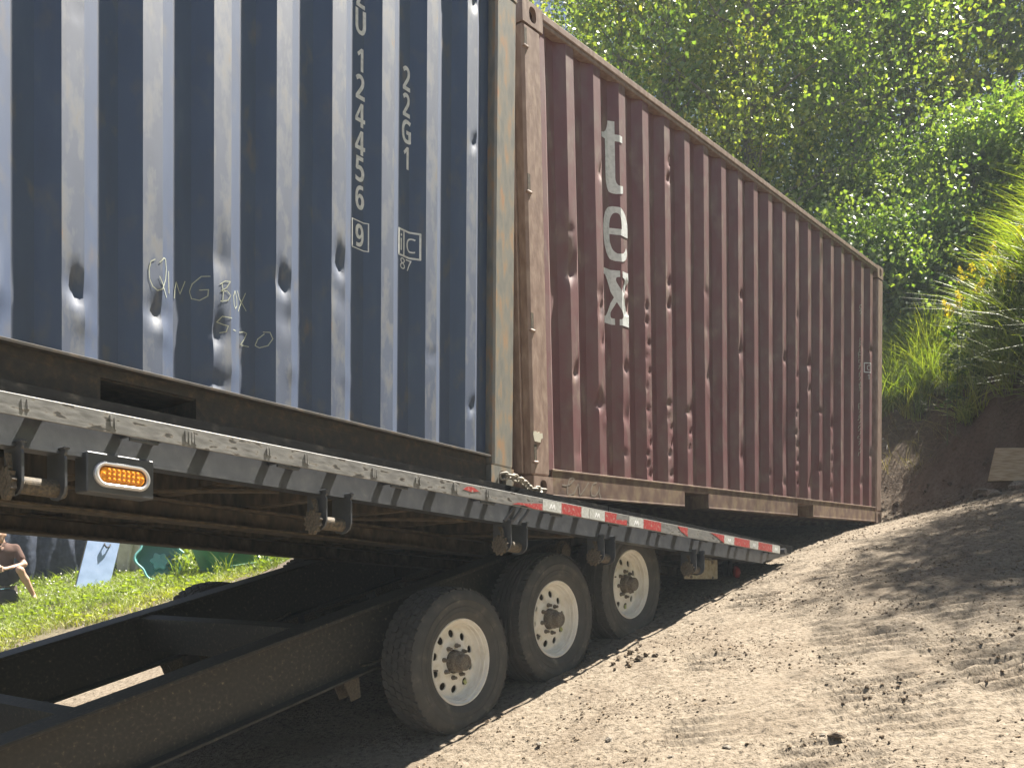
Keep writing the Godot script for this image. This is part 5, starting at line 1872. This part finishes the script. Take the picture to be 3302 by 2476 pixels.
# a tree at x, z: trunk and limbs, then sprays in clumps about the limbs' ends
func tree(called: String, label: String, group: String, x: float, z: float, h: float, r: float, low: float, n: int, tint: Color, var_tint: float, sd: int, trunk_r := 0.09, leaf_scale := 1.0, category := "tree") -> void:
	rng.seed = sd
	var t := thing(called, label, category, upright(x, z, rng.randf() * TAU, -0.05), group)
	var st := new_st()
	var path := PackedVector3Array()
	var radii := []
	var lean := Vector3(rng.randf_range(-0.08, 0.08), 0, rng.randf_range(-0.08, 0.08))
	for k in 8:
		var f := k / 7.0
		path.append(Vector3(0, h * 0.93 * f, 0) + lean * h * f + Vector3(rng.randfn(), 0, rng.randfn()) * 0.05 * f)
		radii.append(trunk_r * (1.0 - 0.88 * f) + 0.008)
	tube(st, path, radii, 9)
	var clumps := []
	var limbs := clampi(int(n / 16.0), 14, 46)
	for k in limbs:
		var f := lerpf(low, 0.98, (k + rng.randf()) / limbs)
		var a := k * 2.4 + rng.randf_range(-0.4, 0.4)
		var u := (f - low) / (1.0 - low)
		var reach := r * (0.42 + 0.75 * sin(PI * pow(clampf(u * 0.86 + 0.12, 0.0, 1.0), 0.8))) * rng.randf_range(0.55, 1.08)
		var base := path[0].lerp(path[7], f * 0.9)
		var tip := base + Vector3(cos(a), rng.randf_range(0.15, 0.7), sin(a)) * reach
		tube(st, PackedVector3Array([base, base.lerp(tip, 0.5) + Vector3(0, 0.06 * reach, 0), tip]), [trunk_r * 0.30 * (1.1 - f) + 0.006, trunk_r * 0.18 * (1.1 - f) + 0.005, 0.004], 5)
		clumps.append([tip, reach * rng.randf_range(0.30, 0.46)])
		clumps.append([base.lerp(tip, 0.55), reach * 0.34])
	part("trunk", done(st, true), M.bark, t)
	var at := [[], [], []]
	var cols := [[], [], []]
	for i in n:
		var c: Array = clumps[rng.randi() % clumps.size()]
		var d := Vector3(rng.randfn(), rng.randfn() * 0.8, rng.randfn())
		var p: Vector3 = c[0] + d * c[1] * 0.62
		var k := rng.randi() % 3
		var s := rng.randf_range(0.75, 1.25) * leaf_scale
		at[k].append(Transform3D(Basis.from_euler(Vector3(rng.randf_range(-0.5, 0.5), rng.randf() * TAU, rng.randf_range(-0.5, 0.5))).scaled(Vector3(s, s, s)), p))
		var y := rng.randf_range(-var_tint, var_tint)
		cols[k].append(Color(tint.r * (1.0 + y * 1.3), tint.g * (1.0 + y * 0.7), tint.b * (1.0 + y * 0.4)))
	var crown := Node3D.new()
	crown.name = "crown"
	t.add_child(crown, true)
	for k in 3:
		many("leaves", sprays[k], M.leaf, crown, at[k], cols[k]).set_meta("kind", "stuff")


func make_trees() -> void:
	var lo := Color(0.16, 0.22, 0.085)
	var hi := Color(0.39, 0.44, 0.19)
	sprays = [spray_mesh(1, 30, 0.32, 0.062, lo, hi, 0.5), spray_mesh(2, 34, 0.34, 0.056, lo, hi, 0.5), spray_mesh(3, 26, 0.30, 0.072, lo, hi, 0.3)]
	var g := "trees on the slope behind the containers"
	var k := 0
	# u in the photograph, distance, height, crown radius, lowest limb, sprays
	var spots := [
		[1640, 18.5, 7.0, 1.4, 0.25, 200], [1950, 15.5, 8.6, 1.7, 0.20, 460], [2190, 14.2, 8.6, 1.8, 0.16, 620], [2440, 14.0, 8.4, 1.8, 0.14, 640],
		[2700, 15.4, 8.0, 1.8, 0.12, 600], [2960, 17.2, 8.4, 1.9, 0.12, 600], [3210, 18.2, 8.6, 1.9, 0.12, 600], [3460, 18.6, 8.8, 2.0, 0.12, 500],
		[1790, 23.0, 11.0, 1.9, 0.25, 260], [2080, 20.0, 12.5, 2.4, 0.22, 600], [2330, 19.0, 12.0, 2.3, 0.20, 620], [2580, 19.5, 12.0, 2.4, 0.20, 640], [2830, 20.0, 12.0, 2.4, 0.18, 600], [3080, 22.0, 12.5, 2.4, 0.18, 600], [3330, 22.5, 12.0, 2.4, 0.18, 560],
		[2460, 26.0, 15.0, 3.0, 0.2, 560], [2860, 26.0, 15.5, 3.0, 0.2, 560], [3220, 26.0, 15.0, 3.0, 0.2, 560],
	]
	var kinds := ["leafy green birch with a thin grey trunk on the slope above the red container", "broad alder with glossy mid-green leaves on the wooded slope", "yellow-green poplar rising behind the red container's top rail"]
	var tints := [Color(0.95, 1.0, 0.95), Color(0.80, 0.95, 0.95), Color(1.30, 1.15, 0.85)]
	for s in spots:
		var p := at_depth(s[0], 1500.0, s[1])
		var kind := k % 3
		tree(["birch_tree", "alder_tree", "poplar_tree"][kind], kinds[kind], g, p.x, p.z, s[2], s[3], s[4], s[5], tints[kind], 0.22, 1000 + k, 0.095 + 0.005 * s[2], 1.15 if s[1] < 17.0 else 1.5)
		k += 1
	# trees past the edge of the picture, whose shade falls on the drive
	for s in [[8.95, 3.35, 8.0, 1.8, 0.40, 1400], [8.0, 5.4, 8.5, 2.0, 0.38, 1000], [10.6, 6.2, 9.5, 2.0, 0.30, 700]]:
		tree("birch_tree", "birch overhanging the top of the drive, its shade falling on the dirt", "birches beside the drive", s[0], s[1], s[2], s[3], s[4], s[5], Color(0.95, 1.0, 0.9), 0.2, 2000 + k, 0.11, 1.1)
		k += 1
	# the wood across the drive, behind the camera: what the paint and the shaded steel face
	for s in [[-12.5, 13.5], [-8.6, 14.2], [-4.8, 13.9], [-1.0, 14.4], [2.8, 14.0], [6.4, 14.8], [-16.5, 12.0]]:
		tree("hazel_tree", "broad hazel in the wood across the drive from the containers", "hazels across the drive", s[0], s[1], 9.0, 2.6, 0.04, 620, Color(0.7, 0.85, 0.8), 0.2, 5000 + k, 0.12, 1.9)
		k += 1
	# shrubs under the trees, and behind the yard
	rng.seed = 31
	for s in [[2250, 13.6], [2480, 13.4], [2680, 13.3], [2830, 13.2], [2970, 13.6], [3120, 14.0], [3270, 14.2], [3420, 14.0], [3050, 15.2], [2760, 14.6], [3330, 15.6]]:
		var p := at_depth(s[0], 1300.0, s[1])
		tree("shrub", "dense leafy shrub growing under the trees at the top of the bank", "shrubs under the trees", p.x, p.z, rng.randf_range(2.0, 3.0), rng.randf_range(0.8, 1.1), 0.05, 330, Color(0.80, 0.92, 0.9), 0.25, 3000 + k, 0.03, 1.15, "shrub")
		k += 1
	for s in [[-60, 19.5], [110, 19.0], [290, 19.6], [470, 19.8], [640, 20.2], [820, 20.5], [1000, 20.5], [1200, 21.0], [1420, 21.0]]:
		var p := at_depth(s[0], 1900.0, s[1])
		tree("shrub", "dark leafy shrub in the row behind the yard things", "shrubs behind the yard", p.x, p.z, 2.8, 1.0, 0.04, 330, Color(0.75, 0.88, 0.8), 0.2, 4000 + k, 0.03, 1.3, "shrub")
		k += 1
	make_bank_plants()


func make_bank_plants() -> void:
	var lo := Color(0.18, 0.25, 0.06)
	var hi := Color(0.36, 0.42, 0.13)
	var tufts := [blades_mesh(1, 26, 0.10, 0.35, 0.95, 0.012, 0.85, lo, hi), blades_mesh(2, 24, 0.12, 0.40, 1.05, 0.014, 0.95, lo, hi), blades_mesh(3, 18, 0.10, 0.25, 0.6, 0.010, 1.0, Color(0.06, 0.09, 0.02), Color(0.24, 0.24, 0.07))]
	rng.seed = 88
	var at := [[], [], []]
	var cols := [[], [], []]
	for i in 5400:
		var z := rng.randf_range(-3.0, 4.2)
		var b := rng.randf_range(0.25, 3.6)
		if b < 0.95 and (rng.randf() < 0.25 or (b < 0.5 and nz2.get_noise_1d(z * 1.5) < 0.0)):
			continue
		var x := bank_start(z) + b
		if z < 0.35 and b < 1.0:
			continue
		var k := rng.randi() % 3
		var s := rng.randf_range(0.6, 1.15) * (1.25 if z > 0.6 else 0.85)
		# tufts at the lip of the cut lean out over it
		var over_lip := clampf((1.4 - b) * 0.9, 0.0, 0.9)
		var bs := Basis(Vector3(0, 0, 1), over_lip) * Basis(Vector3.UP, rng.randf() * TAU)
		at[k].append(WB * Transform3D(bs.scaled(Vector3(s, s, s)), Vector3(x, ground_height(x, z) - 0.02, z)))
		var y := rng.randf_range(0.75, 1.25)
		cols[k].append(Color(y * rng.randf_range(0.9, 1.2), y, y * 0.9))
	var o := Node3D.new()
	o.name = "bank_grass"
	add_child(o)
	tag(o, "long arching grass along the lip of the dark earth bank", "grass", "", "stuff")
	for k in 3:
		many("tufts", tufts[k], M.grass, o, at[k], cols[k]).set_meta("kind", "stuff")
	# dry roots and stalks hanging in the cut
	var dry := blades_mesh(9, 7, 0.10, 0.25, 0.6, 0.004, 0.9, Color(0.16, 0.12, 0.07), Color(0.34, 0.28, 0.16))
	var a2 := []
	var c2 := []
	for i in 80:
		var z := rng.randf_range(-1.2, 2.2)
		var x := bank_start(z) + rng.randf_range(0.2, 1.1)
		a2.append(WB * Transform3D(Basis(Vector3(0, 0, 1), rng.randf_range(0.9, 2.0)) * Basis(Vector3.UP, rng.randf() * TAU), Vector3(x, ground_height(x, z), z)))
		c2.append(Color(1, 1, 1) * rng.randf_range(0.6, 1.2))
	var ro := many("dry_stalks", dry, M.grass, self, a2, c2)
	tag(ro, "dry straw and roots hanging down the face of the earth bank", "straw", "", "stuff")
	# goldenrod
	var heads := new_st()
	rng.seed = 4
	for i in 60:
		var f := rng.randf()
		var a := rng.randf() * TAU
		var rr := (0.012 + 0.055 * (1.0 - f)) * sqrt(rng.randf())
		var c := Vector3(cos(a) * rr, f * 0.16, sin(a) * rr)
		var s := rng.randf_range(0.007, 0.013)
		heads.set_color(Color(1, 1, 1) * rng.randf_range(0.7, 1.2))
		var d := Vector3(rng.randfn(), rng.randfn(), rng.randfn()).normalized()
		var e := d.cross(Vector3.UP).normalized()
		var h := d.cross(e)
		tri(heads, c - e * s, c + d * s * 1.6, c + h * s)
		tri(heads, c + e * s, c - d * s * 0.5, c - h * s)
	var hm := done(heads)
	var lf := spray_mesh(55, 16, 0.13, 0.08, Color(0.05, 0.10, 0.02), Color(0.12, 0.18, 0.035), -0.5)
	var tags := ["goldenrod with bright yellow plumes standing in the long bank grass", "goldenrod with bright yellow plumes standing in the long bank grass"]
	var n := 0
	for q in [[3085, 950, 9.9], [3140, 930, 10.1], [3110, 830, 10.3], [3215, 870, 10.0], [3250, 900, 9.8], [3290, 860, 9.9], [3265, 780, 10.5], [3190, 790, 10.6], [3300, 750, 10.8], [3330, 880, 9.7], [3060, 1000, 9.9], [3350, 800, 10.3]]:
		var top := at_depth(q[0], q[1] - 35.0, q[2] + 0.6)
		var g := Vector3(top.x + 0.05, ground_height(top.x + 0.05, top.z), top.z)
		var hgt := clampf(top.y - g.y, 0.5, 1.6)
		rng.seed = 600 + n
		var t := thing("goldenrod", tags[0], "wildflower", WB * Transform3D(Basis(Vector3.UP, rng.randf() * TAU), g), "goldenrod on the bank")
		var st := new_st()
		tube(st, PackedVector3Array([Vector3(0, -0.03, 0), Vector3(0.02, hgt * 0.5, 0.01), Vector3(0.0, hgt - 0.1, 0.0)]), [0.006, 0.005, 0.003], 5)
		part("stem", done(st), mat(lin(0.07, 0.10, 0.03), 0.7), t)
		for j in 3:
			part("leaf_whorl", lf, M.grass, t, Transform3D(Basis(Vector3.UP, j * 2.0), Vector3(0, hgt * (0.3 + 0.22 * j), 0))).set_meta("kind", "stuff")
		for j in 2:
			part("flower_plume", hm, M.flower, t, Transform3D(Basis.from_euler(Vector3(rng.randf_range(-0.5, 0.5), j * 2.1, rng.randf_range(-0.5, 0.5))), Vector3(rng.randf_range(-0.07, 0.07), hgt - 0.14 - 0.05 * j, rng.randf_range(-0.07, 0.07))))
		n += 1


func make_meadow() -> void:
	var lo := Color(0.17, 0.235, 0.04)
	var hi := Color(0.32, 0.38, 0.075)
	var kinds := [blades_mesh(11, 16, 0.09, 0.06, 0.17, 0.007, 0.8, lo, hi), blades_mesh(12, 14, 0.10, 0.05, 0.14, 0.008, 1.0, Color(0.08, 0.11, 0.02), Color(0.26, 0.28, 0.06)), spray_mesh(77, 18, 0.10, 0.05, lo, hi, -0.4)]
	rng.seed = 90
	var at := [[], [], []]
	var cols := [[], [], []]
	for i in 13000:
		var z := rng.randf_range(-18.0, -6.0)
		var x := rng.randf_range(-1.5, 9.5)
		var edge := -6.5 - z + 0.12 * (x - 1.0) + 0.7 * nz.get_noise_2d(x * 1.1 + 5.0, z * 1.1)
		if edge < 0.0 or (edge < 0.9 and rng.randf() > edge / 0.9 * 0.8):
			continue
		var k := rng.randi() % 3
		var s := rng.randf_range(0.7, 1.3) * (1.6 if z < -12.3 else 1.0)
		at[k].append(WB * Transform3D(Basis(Vector3.UP, rng.randf() * TAU).scaled(Vector3(s, s, s)), Vector3(x, ground_height(x, z) - 0.01, z)))
		var dry := clampf(1.0 - edge / 1.6, 0.0, 1.0)
		cols[k].append(Color(1.0 + 0.6 * dry, 1.0 + 0.25 * dry, 1.0 + 0.4 * dry) * rng.randf_range(0.8, 1.2))
	var o := Node3D.new()
	o.name = "meadow_grass"
	add_child(o)
	tag(o, "bright green grass and clover of the yard beyond the trailer", "grass", "", "stuff")
	for k in 3:
		many("turf", kinds[k], M.grass, o, at[k], cols[k]).set_meta("kind", "stuff")
	# tall weeds round the basin and tubs
	var weed := [blades_mesh(21, 12, 0.12, 0.25, 0.55, 0.014, 0.6, lo, hi), spray_mesh(78, 40, 0.28, 0.09, lo, hi, -0.6)]
	var a2 := [[], []]
	var c2 := [[], []]
	for q in [[610, 1850, 30], [640, 1835, 24], [565, 1862, 5], [700, 1850, 5], [860, 1838, 6], [600, 1820, 20]]:
		for j in q[2]:
			var p := sight(q[0] + rng.randf_range(-28, 28), q[1] + rng.randf_range(-8, 8))
			var k := rng.randi() % 2
			var s := rng.randf_range(0.45, 1.0)
			a2[k].append(WB * Transform3D(Basis(Vector3.UP, rng.randf() * TAU).scaled(Vector3(s, s, s)), p + Vector3(0, 0.18 * s if k == 1 else 0.0, 0)))
			c2[k].append(Color(1, 1, 1) * rng.randf_range(0.8, 1.3))
	var w := Node3D.new()
	w.name = "yard_weeds"
	add_child(w)
	tag(w, "tall bright weeds between the teal basin and the green tub", "weeds", "", "stuff")
	for k in 2:
		many("weeds", weed[k], M.grass, w, a2[k], c2[k]).set_meta("kind", "stuff")
	# clover heads
	var sm := SphereMesh.new()
	sm.radius = 0.013
	sm.height = 0.026
	sm.radial_segments = 8
	sm.rings = 5
	var a3 := []
	var c3 := []
	for i in 130:
		var z := rng.randf_range(-13.5, -9.5)
		var x := rng.randf_range(1.0, 6.5)
		a3.append(WB * Transform3D(Basis.IDENTITY, Vector3(x, ground_height(x, z) + rng.randf_range(0.12, 0.2), z)))
		c3.append(Color(1, 1, 1))
	var cf := many("clover_flowers", sm, M.white_flower, self, a3, c3)
	tag(cf, "small white clover heads dotted over the yard grass", "flowers", "", "stuff")


func make_gravel() -> void:
	var shapes := [rock_mesh(31, Vector3(1.0, 0.7, 0.85), 0.35), rock_mesh(32, Vector3(0.9, 0.6, 1.0), 0.4), rock_mesh(33, Vector3(1.1, 0.5, 0.7), 0.3)]
	rng.seed = 123
	var at := [[], [], []]
	var cols := [[], [], []]
	for i in 70000:
		var x := rng.randf_range(-1.6, 7.2)
		var z := rng.randf_range(-0.6, 2.9)
		var m := nz2.get_noise_2d(x * 1.4 + 11.0, z * 1.4)
		if rng.randf() > 0.35 + m:
			continue
		var s := 0.0022 + 0.008 * pow(rng.randf(), 8.0)
		var k := rng.randi() % 3
		at[k].append(WB * Transform3D(Basis.from_euler(Vector3(rng.randf_range(-0.4, 0.4), rng.randf() * TAU, rng.randf_range(-0.4, 0.4))).scaled(Vector3(s, s, s)), Vector3(x, ground_height(x, z) + relief(x, z) - s * 0.25, z)))
		var y := rng.randf_range(0.8, 1.5) if rng.randf() < 0.75 else rng.randf_range(1.6, 2.4)
		cols[k].append(Color(y, y * 0.97, y * 0.93))
	# heaps of dark clods at the foot of the bank and beside the second wheel
	for q in [[6.55, -0.05, 0.25, 60], [6.6, 0.45, 0.35, 80], [6.75, -0.35, 0.2, 50], [0.95, 0.12, 0.10, 26], [6.8, 1.7, 0.4, 60], [2.35, 0.0, 0.12, 16]]:
		for j in q[3]:
			var x: float = q[0] + rng.randfn() * q[2]
			var z: float = q[1] + rng.randfn() * q[2] * 0.7
			var s := rng.randf_range(0.008, 0.032) * (0.7 if q[0] < 6.0 else 1.0)
			var k := rng.randi() % 3
			at[k].append(WB * Transform3D(Basis.from_euler(Vector3(rng.randf() * TAU, rng.randf() * TAU, 0)).scaled(Vector3(s, s, s)), Vector3(x, ground_height(x, z) + s * 0.2, z)))
			cols[k].append(Color(1, 1, 1) * rng.randf_range(0.6, 1.4))
	var o := Node3D.new()
	o.name = "gravel"
	add_child(o)
	tag(o, "loose gravel and dark soil clods scattered over the dirt drive", "gravel", "", "stuff")
	for k in 3:
		many("grains", shapes[k], M.clod, o, at[k], cols[k]).set_meta("kind", "stuff")
